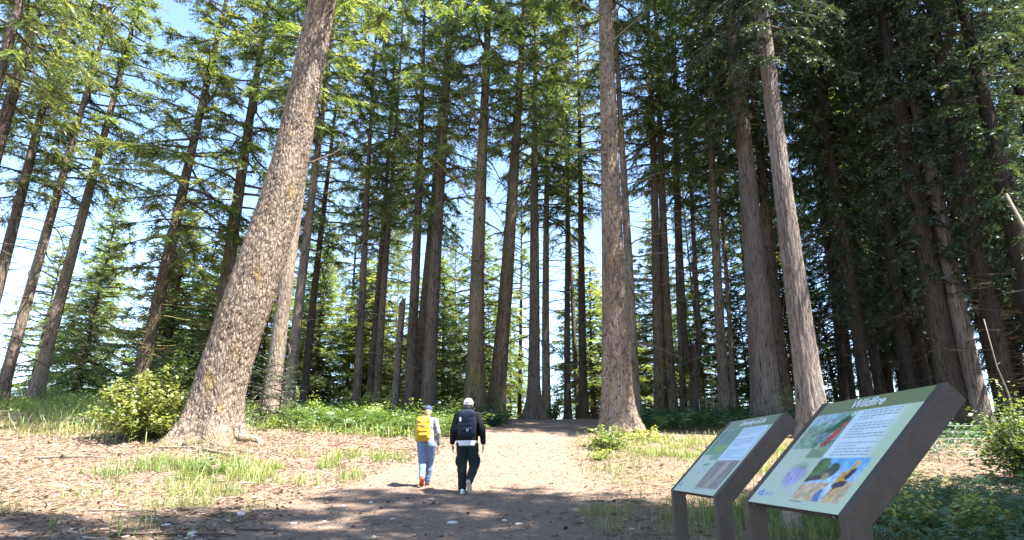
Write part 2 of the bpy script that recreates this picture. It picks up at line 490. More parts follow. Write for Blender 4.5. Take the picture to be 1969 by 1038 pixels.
def tubes_np(paths, n=4):
    """paths: list of (pts (k,3), radii (k)) with equal k -> V,F quads"""
    P = np.array([p for p, _ in paths]); Rr = np.array([r for _, r in paths])
    m, k, _ = P.shape
    Tn = np.gradient(P, axis=1); Tn = norm(Tn)
    ref = np.where(np.abs(Tn[..., 2:3]) > .9, np.array([1., 0, 0]), np.array([0, 0, 1.]))
    A = norm(np.cross(Tn, ref)); B = np.cross(Tn, A)
    an = np.arange(n) * 2 * np.pi / n
    V = P[:, :, None, :] + Rr[:, :, None, None] * (A[:, :, None, :] * np.cos(an)[None, None, :, None] + B[:, :, None, :] * np.sin(an)[None, None, :, None])
    I = np.arange(m * k * n).reshape(m, k, n); J = np.roll(I, -1, 2)
    F = np.stack([I[:, :-1], J[:, :-1], J[:, 1:], I[:, 1:]], -1).reshape(-1, 4)
    return V.reshape(-1, 3), F

def crown_meshes(name, seed, Lc, Rc, nb, prof, el=(-.15, .75), droop=.10, tw=10.0, nblade=11, blade=(.15, .055), bare=.22, hang=.35, upcurve=.0, clump=.055):
    rng = np.random.default_rng(seed)
    limbs = []; TV = []; TC = []
    ga = rng.uniform(0, 6.28)
    for i in range(nb):
        t = (i + rng.uniform(-.5, .5)) / nb
        t = min(max(t, 0), .995)
        z0 = t * Lc
        L = Rc * prof(t) * rng.uniform(.55, 1.12)
        if L < .25: L = .25
        ga += 2.39996 + rng.uniform(-.6, .6)
        e0 = el[0] + (el[1] - el[0]) * t + rng.normal(0, .13)
        d0 = np.array([math.cos(ga), math.sin(ga), 0.])
        k = 7
        s = np.linspace(0, 1, k)
        wob = np.cumsum(rng.normal(0, .05, k)) * L * .5
        side0 = np.array([-d0[1], d0[0], 0])
        pts = d0[None] * (s * L * math.cos(e0))[:, None] + side0[None] * wob[:, None]
        pts[:, 2] = z0 + math.sin(e0) * s * L - droop * (s * L) ** 2 * (1 - upcurve * s)
        rb = .016 + .014 * L
        limbs.append((pts, rb * (1 - .85 * s)))
        K = max(3, int(L * tw * (1 - bare)))
        if clump:
            nc = max(2, int(L * 1.25)); cen = bare + (1 - bare) * (np.arange(nc) + rng.uniform(.3, 1.0, nc)) / nc
            cw = rng.uniform(.3, 1.0, nc); cw /= cw.sum()
            u = np.clip(cen[rng.choice(nc, K, p=cw)] + rng.normal(0, clump, K), bare * .8, 1.0)
        else:
            u = rng.uniform(bare, 1.0, K)
        u = np.sort(u); u[-1] = 1.0
        P = np.stack([np.interp(u, s, pts[:, c]) for c in range(3)], -1)
        G = np.gradient(pts, axis=0); Tg = norm(np.stack([np.interp(u, s, G[:, c]) for c in range(3)], -1))
        S = norm(np.cross(Tg, np.array([0, 0, 1.])))
        sg = np.where(np.arange(K) % 2 == 0, 1., -1.)[:, None]
        ang = rng.uniform(.55, 1.25, K)[:, None]
        D = norm(Tg * np.cos(ang) + S * sg * np.sin(ang) + rng.normal(0, .26, (K, 3)) + np.array([0, 0, -1.]) * (hang * rng.uniform(0, 1.2, K))[:, None])
        D[-1] = Tg[-1]
        tl = (.22 + .26 * L * (.35 + .65 * np.sin(np.pi * np.clip(u, .02, .96)))).clip(.2, .85) * rng.uniform(.6, 1.15, K)
        m = nblade
        v = (np.arange(m) + rng.uniform(0, 1, (K, m))) / m
        base = P[:, None] + D[:, None] * (tl[:, None] * v)[..., None]
        base[..., 2] -= .22 * tl[:, None] * v ** 2
        Pp = norm(np.cross(D, np.array([0, 0, 1.]) + rng.normal(0, .25, (K, 3))))
        sb = np.where(np.arange(m) % 2 == 0, 1., -1.)[None, :, None]
        bd = norm(D[:, None] * .75 + Pp[:, None] * sb * .8 + rng.normal(0, .28, (K, m, 3)))
        bl = blade[0] * rng.uniform(.65, 1.35, (K, m, 1)) * (1.15 - .45 * v[..., None])
        nr = norm(np.cross(bd, norm(rng.normal(0, .5, (K, m, 3)) + np.array([0, 0, 1.]))))
        bw = blade[1] * rng.uniform(.6, 1.3, (K, m, 1))
        tri = np.stack([base - nr * bw * .5, base + nr * bw * .5, base + bd * bl], -2)
        TV.append(tri.reshape(-1, 3))
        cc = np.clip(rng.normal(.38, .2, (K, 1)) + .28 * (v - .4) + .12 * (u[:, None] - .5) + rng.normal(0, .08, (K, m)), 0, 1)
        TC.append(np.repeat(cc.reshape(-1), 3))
    V = np.vstack(TV); F = np.arange(len(V)).reshape(-1, 3)
    c = np.concatenate(TC); col = np.stack([c, c, c], -1)
    lv, lf = tubes_np(limbs, 4)
    return (lv, lf), (V, F, col)

def prof_fir(t): return (min(1, .55 + t * 3.2)) * (1 - t) ** .62 * (1 - .1 * t)
def prof_full(t): return (min(1, .7 + t * 3)) * (1 - t) ** .5
def prof_young(t): return (1 - t) ** .85 + .05

CROWN = {}
def make_crowns(key, n, mat, **kw):
    out = []
    for i in range(n):
        (lv, lf), (V, F, col) = crown_meshes(key, kw.pop('seed0', 0) + 100 * len(CROWN) + 7 * i + 11, **kw)
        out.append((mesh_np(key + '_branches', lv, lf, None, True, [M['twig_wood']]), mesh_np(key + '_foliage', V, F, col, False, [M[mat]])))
    CROWN[key] = out
make_crowns('full', 4, 'needles', Lc=22, Rc=4.6, nb=98, prof=prof_full, droop=.05, tw=16, nblade=16, blade=(.17, .058), el=(-.1, .7))
make_crowns('sparse', 3, 'needles', Lc=20, Rc=4.6, nb=85, prof=prof_fir, droop=.06, tw=16, nblade=16, blade=(.165, .056), bare=.3, el=(-.05, .75))
make_crowns('young', 3, 'needles_young', Lc=11, Rc=3.0, nb=130, prof=prof_young, droop=.04, tw=12, nblade=14, blade=(.17, .055), el=(-.2, .6), bare=.15)
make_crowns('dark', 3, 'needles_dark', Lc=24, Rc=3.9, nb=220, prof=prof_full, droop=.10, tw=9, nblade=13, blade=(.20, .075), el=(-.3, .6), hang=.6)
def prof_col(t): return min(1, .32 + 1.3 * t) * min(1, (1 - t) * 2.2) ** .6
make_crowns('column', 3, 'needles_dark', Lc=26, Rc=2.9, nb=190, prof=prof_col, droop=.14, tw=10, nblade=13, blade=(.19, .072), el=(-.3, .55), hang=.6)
make_crowns('sapling', 1, 'needles_young', Lc=1.5, Rc=.7, nb=34, prof=prof_young, droop=.1, tw=18, nblade=10, blade=(.06, .022), el=(-.1, .5), bare=.1)

def dead_limbs(seed, z0, z1, nb, lmax, mat, up=.0):
    rng = np.random.default_rng(seed)
    big, small = [], []
    for i in range(nb):
        z = z0 + (z1 - z0) * rng.uniform(0, 1) ** .8
        a = rng.uniform(0, 6.283); L = rng.uniform(.25, 1) ** 1.4 * lmax
        e = rng.normal(.0 + up, .25)
        d = np.array([math.cos(a), math.sin(a), 0]); sd_ = np.array([-d[1], d[0], 0])
        s = np.linspace(0, 1, 6); w = np.cumsum(rng.normal(0, .09, 6)) * L * .4
        p = d[None] * (s * L * math.cos(e))[:, None] + sd_[None] * w[:, None]
        p[:, 2] = z + math.sin(e) * s * L - .06 * (s * L) ** 2 + np.cumsum(rng.normal(0, .03, 6)) * L
        big.append((p, (.014 + .012 * L) * (1 - .8 * s)))
        for q in range(int(L * 3.2)):
            u = rng.uniform(.3, .98); b = np.array([np.interp(u, s, p[:, c]) for c in range(3)])
            dd = norm(d * .6 + sd_ * rng.choice([-1, 1]) * .8 + rng.normal(0, .3, 3)); l = rng.uniform(.15, .6) * (L / lmax + .3)
            ss = np.linspace(0, 1, 4)[:, None]
            small.append((b + dd * ss * l + np.array([0, 0, -.12]) * (ss * l) ** 2, .007 * (1 - .7 * ss[:, 0])))
    v1, f1 = tubes_np(big, 4); v2, f2 = tubes_np(small, 3)
    return mesh_np('dead_branches', np.vstack([v1, v2]), np.vstack([f1, f2 + len(v1)]), None, True, [M[mat]])
DEAD = [dead_limbs(500 + i, 2.5, 13, 34, 2.6, ('twig_wood', 'dead_wood', 'twig_wood', 'lichen_wood')[i]) for i in range(4)]
DEADX = [dead_limbs(540 + i, 3.0, 13, 70, 3.4, ('lichen_wood', 'dead_wood')[i], up=.12) for i in range(2)]

trnd = random.Random(5)
TRUNKS = {}
def tree(x, y, r0, lean=(0, 0), kind='full', cb=12.0, sc=1.0, vs=1.0, bk='bark_dark', label='', group=None, name='conifer_tree', seg=14, dz=.7,
         dead=None, H=None, relief=0, flare=.45, fz=.7, bend=.06, curve=None, var=None, seed=None, share=None, zmax=None, lobes=5, plates=(5, 2.2), cat='tree', dsc=1.0, sink=.05, zoff=0.0, rprof=None):
    seed = seed if seed is not None else trnd.randrange(9999)
    z = float(hgt(x, y)) - sink + zoff
    root = bpy.data.objects.new(name, None); COL.objects.link(root)
    root.empty_display_size = .3
    root.location = (x, y, z)
    ax = Vector((lean[0], lean[1], 1)).normalized()
    root.rotation_euler = Vector((0, 0, 1)).rotation_difference(ax).to_euler()
    tag(root, label, cat, group)
    Lc = {'full': 22, 'sparse': 20, 'young': 11, 'dark': 24, 'column': 26, None: 14}[kind] * vs
    H = H or (cb + Lc * .97)
    if share and share in TRUNKS:
        tm = TRUNKS[share]
    else:
        tm = trunk_mesh('trunk', r0, H, M[bk], seed, seg, dz, flare, fz, lobes, bend, relief, curve, zmax, plates, rprof)
        if share: TRUNKS[share] = tm
    link('trunk', tm, root, None, None, (1, 1, (cb + Lc * .97) / H) if share else None)
    if kind:
        v = CROWN[kind][(var if var is not None else trnd.randrange(99)) % len(CROWN[kind])]
        a = trnd.uniform(0, 6.28)
        off = 0.0
        if curve is not None:
            off = float(np.interp(cb + Lc * .3, [c[0] for c in curve], [c[1] for c in curve]))
        link('branches', v[0], root, (off, 0, cb), (0, 0, a), (sc, sc, vs))['kind'] = 'stuff'
        f = link('crown', v[1], root, (off, 0, cb), (0, 0, a), (sc, sc, vs))
        f['kind'] = 'stuff'
    if dead is not None:
        dm = (DEAD + DEADX)[dead]
        link('dead_branches', dm, root, (0, 0, 0), (0, 0, trnd.uniform(0, 6.28)), (dsc, dsc, cb / 12.5))['kind'] = 'stuff'
    return root

# ------------------------------------------------------------------ trees that can be told apart, left to right
L_ = 'slim trees at the left edge'
tree(-18.5, 19, .27, (0, 0), 'full', 13, .75, 1, 'bark_dark', 'bare dark trunk crossing the top left corner, leftmost tree', L_, dead=2)
tree(-20.7, 22, .34, (.013, 0), 'full', 12, .8, 1, 'bark_dark', 'tall dark trunk entering the left edge high up, second tree from the left', L_, dead=0)
tree(-22.6, 26, .29, (-.007, 0), 'full', 9.5, .8, 1, 'bark_dark', 'brown leaning trunk entering the left edge at mid height', L_, dead=0)
tree(-22.5, 27.4, .27, (.039, 0), 'sparse', 10, .9, 1, 'bark_pale', 'slim grey trunk left of the one standing clear against the white sky', L_, dead=2)
tree(-22.1, 28.9, .30, (.030, 0), 'sparse', 11, 1, 1, 'bark_pale', 'grey leaning trunk standing clear against white sky over the grass at far left', L_, dead=0, seg=18, dz=.4)
T_ = 'conifers left of the path'
tree(-16.3, 27, .31, (.048, 0), 'full', 6.5, 1.0, 1.1, 'bark_mossy', 'brown trunk with a sunlit edge rising behind the bright bush', T_, dead=4, seg=18)
tree(-14.5, 30, .43, (.001, 0), 'full', 9, 1.1, 1.1, 'bark_mossy', 'dark trunk with mossy yellow limbs just left of the great leaning tree', T_, dead=4, dsc=1.25)
tree(-10.4, 27, .385, (.013, 0), 'sparse', 15, 1, 1, 'bark_pale', 'thick grey trunk standing close behind the leaning tree', T_, dead=None, seg=20, dz=.4, relief=.02, fz=.9)
tree(-10.75, 30, .30, (.011, 0), 'sparse', 14, .9, 1, 'bark_pale', 'pale grey trunk right behind the leaning tree, paired with a thicker one', T_, dead=1, seg=16)
tree(-12.0, 36, .25, (.007, 0), 'full', 9, .8, .9, 'bark_dark', 'thin dark trunk just right of the pale pair behind the leaning tree', T_, dead=0)
tree(-7.46, 30, .22, (-.02, 0), 'full', 9, .6, .9, 'bark_dark', 'slim reddish trunk bristling with dead twigs left of the path', T_, dead=5, dsc=.6)
tree(-7.74, 34, .25, (.004, 0), 'full', 10, .6, .9, 'bark_dark', 'slim dark trunk left of the pale pole, behind the ferns', T_, dead=0)
tree(-6.9, 32, .21, (0, 0), 'full', 11, .55, .9, 'bark_pale', 'slim pale pole of a trunk between dark ones behind the ferns', T_, dead=None)
tree(-5.65, 30, .20, (.031, 0), None, 5, bk='bark_pale', label='short broken pale trunk with splintered top left of the walkers', group=T_, dead=None, zmax=5.2, H=30, name='broken_trunk')
tree(-4.9, 30, .29, (-.011, 0), 'full', 11, .65, 1, 'bark_dark', 'dark straight trunk just left of the split sunlit trunk', T_, dead=0)
tree(-4.84, 31, .30, (.042, 0), 'full', 10, .65, 1, 'bark_pale', 'leaning sunlit pale trunk crossing behind a dark one above the walker in grey', T_, dead=None)
tree(-3.76, 28, .37, (.017, 0), 'full', 10, .65, 1, 'bark_dark', 'stout dark trunk above the walker in the grey top', T_, dead=2, flare=.35)
C_ = 'conifers along the path crest'
t15 = tree(-1.65, 27, .40, (.016, 0), 'full', 15, .95, 1, 'bark_mossy', 'tall dark trunk straight above the walker in black, with long lichened dead limbs', C_, dead=2, seg=22, dz=.4, relief=.02, flare=.6, fz=1.3)
tree(-.77, 28, .40, (.068, 0), 'full', 14, .85, 1, 'bark_mossy', 'dark trunk leaning right just right of the walker in black', C_, dead=2, seg=20, dz=.4, relief=.02, flare=.55, fz=1.0)
tree(1.10, 33, .36, (.019, 0), 'full', 13.5, .85, 1, 'bark_pale', 'sunlit brown trunk with flared foot standing on the path crest', C_, dead=0, seg=20, dz=.4, flare=.9, fz=.8)
tree(1.97, 36, .28, (.017, 0), 'full', 12, .75, 1, 'bark_pale', 'grey trunk right against the flared one on the path crest', C_, dead=1, seg=16)
tree(3.28, 37, .22, (.022, 0), 'sparse', 12, .75, .9, 'bark_dark', 'thin dark straight trunk in the bright gap right of the path crest', C_, dead=0)
tree(4.23, 40, .16, (-.022, 0), 'sparse', 12, .6, .9, 'bark_dark', 'thinnest trunk in the bright gap right of the path crest', C_, dead=0, dsc=.7)
tree(4.0, 35, .27, (.016, 0), 'sparse', 12.5, .85, .95, 'bark_mossy', 'mossy brown trunk just left of the big sunlit trunk right of the path', C_, dead=1)
bigR = tree(3.95, 23.66, .63, (.023, 0), 'sparse', 18.5, 1.1, 1.05, 'bark_scaly', 'big straight trunk of sunlit scaly bark right of the path', None, dead=None, seg=120, dz=.06, relief=.03, flare=.62, fz=.6, bend=.03, plates=(12, 4.5), seed=8, H=38, sink=.12, rprof=[(0, .60), (2.4, .56), (6.5, .455), (11.4, .375), (19.6, .31), (38, .05)])
G_ = 'conifers between the big trunk and the signs'
tree(5.3, 27, .25, (.010, 0), 'full', 14, .62, 1, 'bark_pale', 'pale furrowed trunk half hidden behind the right edge of the big sunlit trunk', G_, dead=1)
tree(6.83, 29, .28, (.039, 0), 'full', 12, .62, 1, 'bark_mossy', 'mossy trunk, left one of a pair right of the big sunlit trunk', G_, dead=1)
tree(7.39, 29, .27, (.032, 0), 'full', 12.5, .62, 1, 'bark_mossy', 'mossy trunk, right one of a pair right of the big sunlit trunk', G_, dead=1)
tree(8.71, 32, .19, (.053, 0), 'full', 12, .6, 1, 'bark_dark', 'slender dark trunk just left of the forked trunk', G_, dead=None)
fk = tree(9.03, 31, .235, (.055, 0), None, 12, bk='bark_dark', label='dark trunk forking into two stems low down, above the smaller sign', group=G_, dead=None, H=30, zmax=3.2, name='forked_tree')
tree(9.49, 28, .28, (.046, 0), 'full', 12, .66, 1, 'bark_pale', 'brown trunk left of the thick grey trunk behind the smaller sign', G_, dead=1)
tree(11.67, 33, .16, (.048, 0), 'full', 11, .7, .9, 'bark_pale', 'thin pale trunk close left of the thick grey one', G_, dead=None)
tree(10.16, 25, .56, (.030, 0), 'dark', 13.5, .95, 1, 'bark_grey', 'thick shaded grey trunk with furrowed bark above the smaller sign', None, dead=None, seg=72, dz=.16, relief=.03, flare=.4, fz=.7, plates=(9, .6), seed=14, rprof=[(0, .62), (1.3, .58), (6.9, .445), (11.9, .355), (18.2, .32), (37, .05)])
tree(12.2, 28, .35, (.027, 0), 'dark', 11, .9, 1, 'bark_dark', 'dark trunk wedged between the two thick grey trunks behind the signs', G_, dead=0)
tree(9.93, 20.8, .43, (.017, 0), 'dark', 14.5, .8, 1, 'bark_grey', 'grey sunlit furrowed trunk rising right behind the top of the larger sign', None, dead=None, seg=72, dz=.14, relief=.028, flare=.35, fz=.9, plates=(10, .7), seed=16, rprof=[(0, .43), (1.4, .405), (6.1, .343), (10.2, .294), (16.7, .265), (38, .04)])
D_ = 'shaded conifers on the right'
tree(15.9, 30, .22, (.062, 0), 'full', 9, .8, 1, 'bark_shaded', 'slim brown trunk in the gap right of the grey sunlit trunk, left of its twin', D_, dead=0)
tree(17.9, 33, .21, (.059, 0), 'full', 9, .8, 1, 'bark_shaded', 'slim brown trunk in the gap above the larger sign, right of its twin', D_, dead=0)
tree(14.2, 25, .27, (.015, 0), 'column', 4.5, .8, 1, 'bark_shaded', 'first dark trunk right of the gap, above the title of the larger sign', D_, dead=0)
tree(16.6, 28, .27, (-.009, 0), 'column', 4, .8, 1, 'bark_shaded', 'second dark trunk right of the gap, behind the top edge of the larger sign', D_, dead=2)
tree(15.9, 25, .28, (.040, 0), 'column', 4.5, .85, 1, 'bark_shaded', 'third dark trunk right of the gap, above the upper right of the larger sign', D_, dead=0)
tree(18.0, 27, .28, (.028, 0), 'column', 4, .8, 1, 'bark_shaded', 'dark trunk over the upper right corner of the larger sign', D_, dead=2)
tree(14.8, 21, .40, (.022, 0), 'column', 5, .85, 1, 'bark_shaded', 'thick dark trunk rising from behind the top right corner of the larger sign', D_, dead=0, seg=24, dz=.4, relief=.02)
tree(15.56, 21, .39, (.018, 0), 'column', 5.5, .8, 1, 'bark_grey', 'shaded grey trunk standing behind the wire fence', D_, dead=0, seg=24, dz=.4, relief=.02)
tree(15.85, 20, .33, (.040, 0), 'column', 5, .85, 1, 'bark_shaded', 'dark trunk with a pale split just left of the right edge bush', D_, dead=0, seg=20)
tree(16.6, 19.4, .34, (.04, 0), 'column', 5, .85, 1, 'bark_shaded', 'darkest trunk at the right edge above the leafy bush', D_, dead=0, seg=20)

# fork stems of the forked tree
mb = MB()
mb.tube([(0, 0, 2.4), (-.25, 0, 3.2), (-.42, 0, 4.2), (-.45, .0, 6), (-.5, .05, 10), (-.5, .0, 16), (-.45, 0, 24)], [.19, .16, .145, .135, .12, .09, .03], 10)
link('stem', mb.mesh('stem', M['bark_dark']), fk)
mb = MB()
mb.tube([(0, 0, 2.4), (.22, 0, 3.1), (.34, .02, 4.0), (.28, .03, 6), (.2, .0, 10), (.18, .0, 16), (.2, 0, 24)], [.19, .16, .14, .13, .115, .08, .03], 10)
link('stem', mb.mesh('stem', M['bark_dark']), fk)
v = CROWN['full'][2]
link('branches', v[0], fk, (0, 0, 11.5), (0, 0, 1), (.75, .75, .8))
link('crown', v[1], fk, (0, 0, 11.5), (0, 0, 1), (.75, .75, .8))['kind'] = 'stuff'

# the great leaning tree: stands upright as an object, its trunk is curved
gcurve = [(-1, -.42), (0, -.34), (.7, -.27), (1.49, -.19), (2.31, -.06), (3.15, .10), (4.0, .27), (5.78, .63), (7.6, .95), (9.5, 1.18), (11.6, 1.34), (13.8, 1.48), (16, 1.66), (20, 2.0), (40, 3.6)]
grad = [(0, .74), (1.5, .715), (3, .71), (4, .72), (5.8, .70), (7.6, .645), (9.5, .555), (11.6, .51), (13.8, .48), (16, .465), (40, .05)]
gt = tree(-8.75, 18.9, .80, (0, 0), 'sparse', 16.5, 1.1, 1, 'bark_scaly', 'great leaning tree with flared foot and scaly pinkish bark left of the path', None,
          dead=None, seg=150, dz=.05, relief=.04, flare=.85, fz=.52, bend=0, curve=gcurve, rprof=grad, plates=(11, 4.4), seed=4, H=40, lobes=6, sink=.15)

# surface roots running out from the two big trunks
def roots(parent, rad, specs, mat):
    px, py, pz = parent.location
    for a, L, r in specs:
        mb = MB(); pts = []
        for k in range(7):
            t = k / 6; an = R(a) + .25 * math.sin(t * 4 + a); d = rad + L * t
            x, y = math.cos(an) * d, math.sin(an) * d
            pts.append((x, y, float(hgt(px + x, py + y)) - pz + r * (.55 - 1.5 * t * t)))
        mb.tube([(math.cos(R(a)) * rad * .4, math.sin(R(a)) * rad * .4, .30)] + pts, [r * 1.5] + [r * (1.25 - .95 * k / 6) for k in range(7)], 9)
        link('root', mb.mesh('root', M[mat]), parent)
roots(gt, 1.0, [(205, 1.0, .13), (238, .7, .12), (268, .8, .11), (305, .9, .13), (340, 1.0, .12), (170, .9, .12)], 'bark_scaly')
roots(bigR, .75, [(198, .9, .11), (235, .6, .10), (285, .6, .10), (325, .9, .11), (355, .8, .10)], 'bark_scaly')

# lichened dead limbs of the tree above the man, each reaching up to the left
def limb(parent, pts, r0, mat, seed, twigs=14, name='dead_limb', tl=.5):
    rg = random.Random(seed)
    mb = MB(); src = [Vector(p) for p in pts]; pts = []
    for i in range(len(src) - 1):
        for q in range(3):
            pts.append(src[i].lerp(src[i + 1], q / 3) + Vector((rg.gauss(0, .04), rg.gauss(0, .04), rg.gauss(0, .04))) * (0 if i + q == 0 else 1))
    pts.append(src[-1]); n = len(pts)
    mb.tube(pts, [r0 * (1 - .75 * i / (n - 1)) for i in range(n)], 7)
    for k in range(twigs):
        i = rg.randrange(1, n - 1); f = rg.random()
        b = pts[i].lerp(pts[i + 1], f); d = (pts[i + 1] - pts[i]).normalized()
        o = Vector((rg.gauss(0, 1), rg.gauss(0, 1), rg.gauss(0, 1))); o = (o - d * o.dot(d)).normalized()
        e = (d * .6 + o).normalized() * rg.uniform(.3, 1) * tl
        mb.tube([b, b + e * .5, b + e + Vector((0, 0, -.03))], [.014, .01, .004], 4)
    return link(name, mb.mesh(name, M[mat]), parent)
limb(t15, [(0, 0, 10.2), (-.5, -.1, 10.6), (-1.3, -.15, 11.5), (-2.2, -.2, 12.4), (-3.2, -.2, 13.3), (-4.0, -.2, 14.0)], .055, 'lichen_wood', 1, 22)
limb(t15, [(0, 0, 14.6), (-.5, -.1, 15.2), (-1.2, -.15, 16.4), (-2.1, -.2, 17.6), (-3.0, -.2, 18.8), (-3.7, -.2, 19.7)], .055, 'lichen_wood', 2, 22)
for pts, sd_ in (([(0, -.2, 18.6), (-.9, -.4, 18.9), (-1.9, -.5, 19.4), (-2.8, -.6, 19.7)], 3), ([(0, -.2, 16.9), (-.8, -.4, 17.2), (-1.6, -.6, 17.9)], 4),
                 ([(0, -.2, 16.3), (-1.2, -.3, 16.1), (-2.6, -.4, 15.9), (-3.4, -.4, 15.7)], 5), ([(.1, -.2, 17.2), (1.0, -.5, 17.9), (2.0, -.7, 18.8)], 6),
                 ([(0, -.2, 11.6), (-.8, -.3, 11.55), (-1.6, -.3, 11.6)], 7)):
    limb(bigR, pts, .05, 'dead_wood', sd_, 10)
limb(gt, [(1.1, 0, 9.3), (2.2, .3, 9.7), (2.9, .5, 10.4)], .03, 'dead_wood', 11, 6)

# ------------------------------------------------------------------ the wood behind
def fill(n, xr, yr, kinds, cbr, rr, label, group, seed, mind=2.2, scr=(.75, 1.05), vsr=(.85, 1.1), avoid=None, bks=('bark_dark', 'bark_mossy', 'bark_pale')):
    rg = random.Random(seed); pts = []; tries = 0
    while len(pts) < n and tries < 6000:
        tries += 1
        x = rg.uniform(*xr); y = rg.uniform(*yr)
        if avoid and avoid(x, y): continue
        if any((x - a) ** 2 + (y - b) ** 2 < mind ** 2 for a, b in pts): continue
        pts.append((x, y))
    for i, (x, y) in enumerate(pts):
        k = rg.choice(kinds); bk = rg.choice(bks); r0 = rg.choice(rr)
        tree(x, y, r0, (rg.gauss(0, .02), rg.gauss(0, .02)), k, rg.uniform(*cbr), rg.uniform(*scr), rg.uniform(*vsr), bk, label, group,
             dead=rg.choice([0, 1, 2, None]) if k != 'young' else None, seg=10, dz=1.4, share=(bk, r0, k), H={'full': 34, 'sparse': 34, 'young': 12.5, 'dark': 34, 'column': 34}[k])
fill(15, (-30, -9), (34, 54), ['young'], (.4, 1.6), (.16, .2), 'bushy young fir with boughs to the ground behind the left trunks', 'young firs behind the left trunks', 61, 2.6, (.9, 1.25), (.8, 1.15), bks=('bark_dark',))
fill(3, (-26, -9), (44, 58), ['full'], (5, 9), (.22, .3), 'tall fir deep in the wood behind the left trunks', 'firs deep behind the left trunks', 62, 3.5)
fill(15, (-15, 20), (40, 72), ['full', 'sparse'], (5, 10), (.11, .15, .2), 'far slender fir seen between the trunks beyond the path crest', 'far firs beyond the path crest', 63, 2.2, (.45, .75), avoid=lambda x, y: abs(x - 1.9 - (y - 34) * .065) < 1.6)
fill(40, (-14, 26), (41, 74), ['young'], (.2, 3.5), (.16, .2), 'far bushy sunlit fir low between the trunks beyond the crest', 'far bushy firs beyond the crest', 64, 3.0, (1.0, 1.5), (.8, 1.2), avoid=lambda x, y: abs(x - 1.9 - (y - 34) * .065) < 2.2, bks=('bark_dark',))
fill(46, (17, 46), (19, 56), ['dark', 'column', 'column'], (2.0, 5.0), (.24, .3, .36), 'dark fir in the dense shaded wood on the right', 'dense dark firs on the right', 65, 2.6, (.8, 1.1), (.9, 1.15), bks=('bark_shaded',))
fill(9, (-36, -17), (36, 56), ['young'], (.3, 1.2), (.16, .2), 'bushy young fir low against the pale sky at far left', 'young firs at far left', 66, 3.0, (1.1, 1.5), (1.0, 1.35), bks=('bark_dark',))
# trees behind the viewer, which shade the foreground
for i, (x, y, cb, k, s) in enumerate([(7.4, 3.2, 8, 'sparse', .95), (10.4, 4.7, 7, 'full', 1.0), (9.4, 1.0, 6, 'sparse', 1.0), (13.4, 3.2, 6, 'full', 1.0), (5.6, .2, 7, 'full', 1.0), (12.6, 0, 7, 'sparse', 1.0), (16.8, 5.2, 6, 'full', .95), (5.3, 2.4, 10, 'sparse', .85), (2.2, .8, 10, 'full', .8), (3.4, 1.0, 9.5, 'sparse', .9), (.2, -4.6, 8, 'sparse', 1.0), (-2.4, -2.6, 8, 'sparse', .9), (15.6, 1.2, 6, 'full', 1.0)]):
    tree(x, y, .35, (0, 0), k, cb, s, 1, 'bark_dark', 'conifer standing behind the viewer and shading the foreground', 'conifers behind the viewer', dead=None, seg=10, dz=1.4)

# ------------------------------------------------------------------ ground vegetation and litter
def scatter(tv, tf, tc, pos, rotz, tilt, tdir, scale, colv, smooth=False, name='scatter', mat=None, jit=0.0, seed=0):
    """copies of one small template merged into one mesh of a mass nobody could count"""
    n = len(pos); k = len(tv)
    tv = np.asarray(tv, float); tf = np.asarray(tf, int); tc = np.asarray(tc, float)
    sc = np.asarray(scale, float)
    if sc.ndim == 1: sc = np.stack([sc] * 3, -1)
    P = tv[None] * sc[:, None, :]
    if jit:
        P = P + np.random.default_rng(seed).normal(0, jit, P.shape) * sc[:, None, :]
    c, s = np.cos(rotz)[:, None], np.sin(rotz)[:, None]
    X = P[..., 0] * c - P[..., 1] * s; Y = P[..., 0] * s + P[..., 1] * c; Z = P[..., 2]
    # tilt about a horizontal axis
    ct, st = np.cos(tilt)[:, None], np.sin(tilt)[:, None]
    dx, dy = np.cos(tdir)[:, None], np.sin(tdir)[:, None]
    along = X * dx + Y * dy; perp = -X * dy + Y * dx
    a2 = along * ct + Z * st; z2 = -along * st + Z * ct
    X = a2 * dx - perp * dy; Y = a2 * dy + perp * dx
    V = np.stack([X, Y, z2], -1) + pos[:, None, :]
    F = (tf[None] + (np.arange(n) * k)[:, None, None]).reshape(-1, tf.shape[1])
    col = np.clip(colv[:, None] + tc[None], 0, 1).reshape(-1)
    return mesh_np(name, V.reshape(-1, 3), F, np.stack([col] * 3, -1), smooth, [mat])

NR = np.random.default_rng(77)
def ground_pts(n, xr, yr, dens, zoff=0.0, seed=None):
    """random spots weighted by dens(x, y)"""
    out = []; tot = 0
    for _ in range(40):
        x = NR.uniform(*xr, n); y = NR.uniform(*yr, n)
        k = NR.uniform(0, 1, n) < dens(x, y)
        out.append(np.stack([x[k], y[k]], -1)); tot += k.sum()
        if tot >= n: break
    q = np.vstack(out)[:n]
    return np.column_stack([q, hgt(q[:, 0], q[:, 1]) + zoff])

def blob(x, y, cx, cy, rx, ry, p=2): return np.exp(-(((x - cx) / rx) ** 2 + ((y - cy) / ry) ** 2))

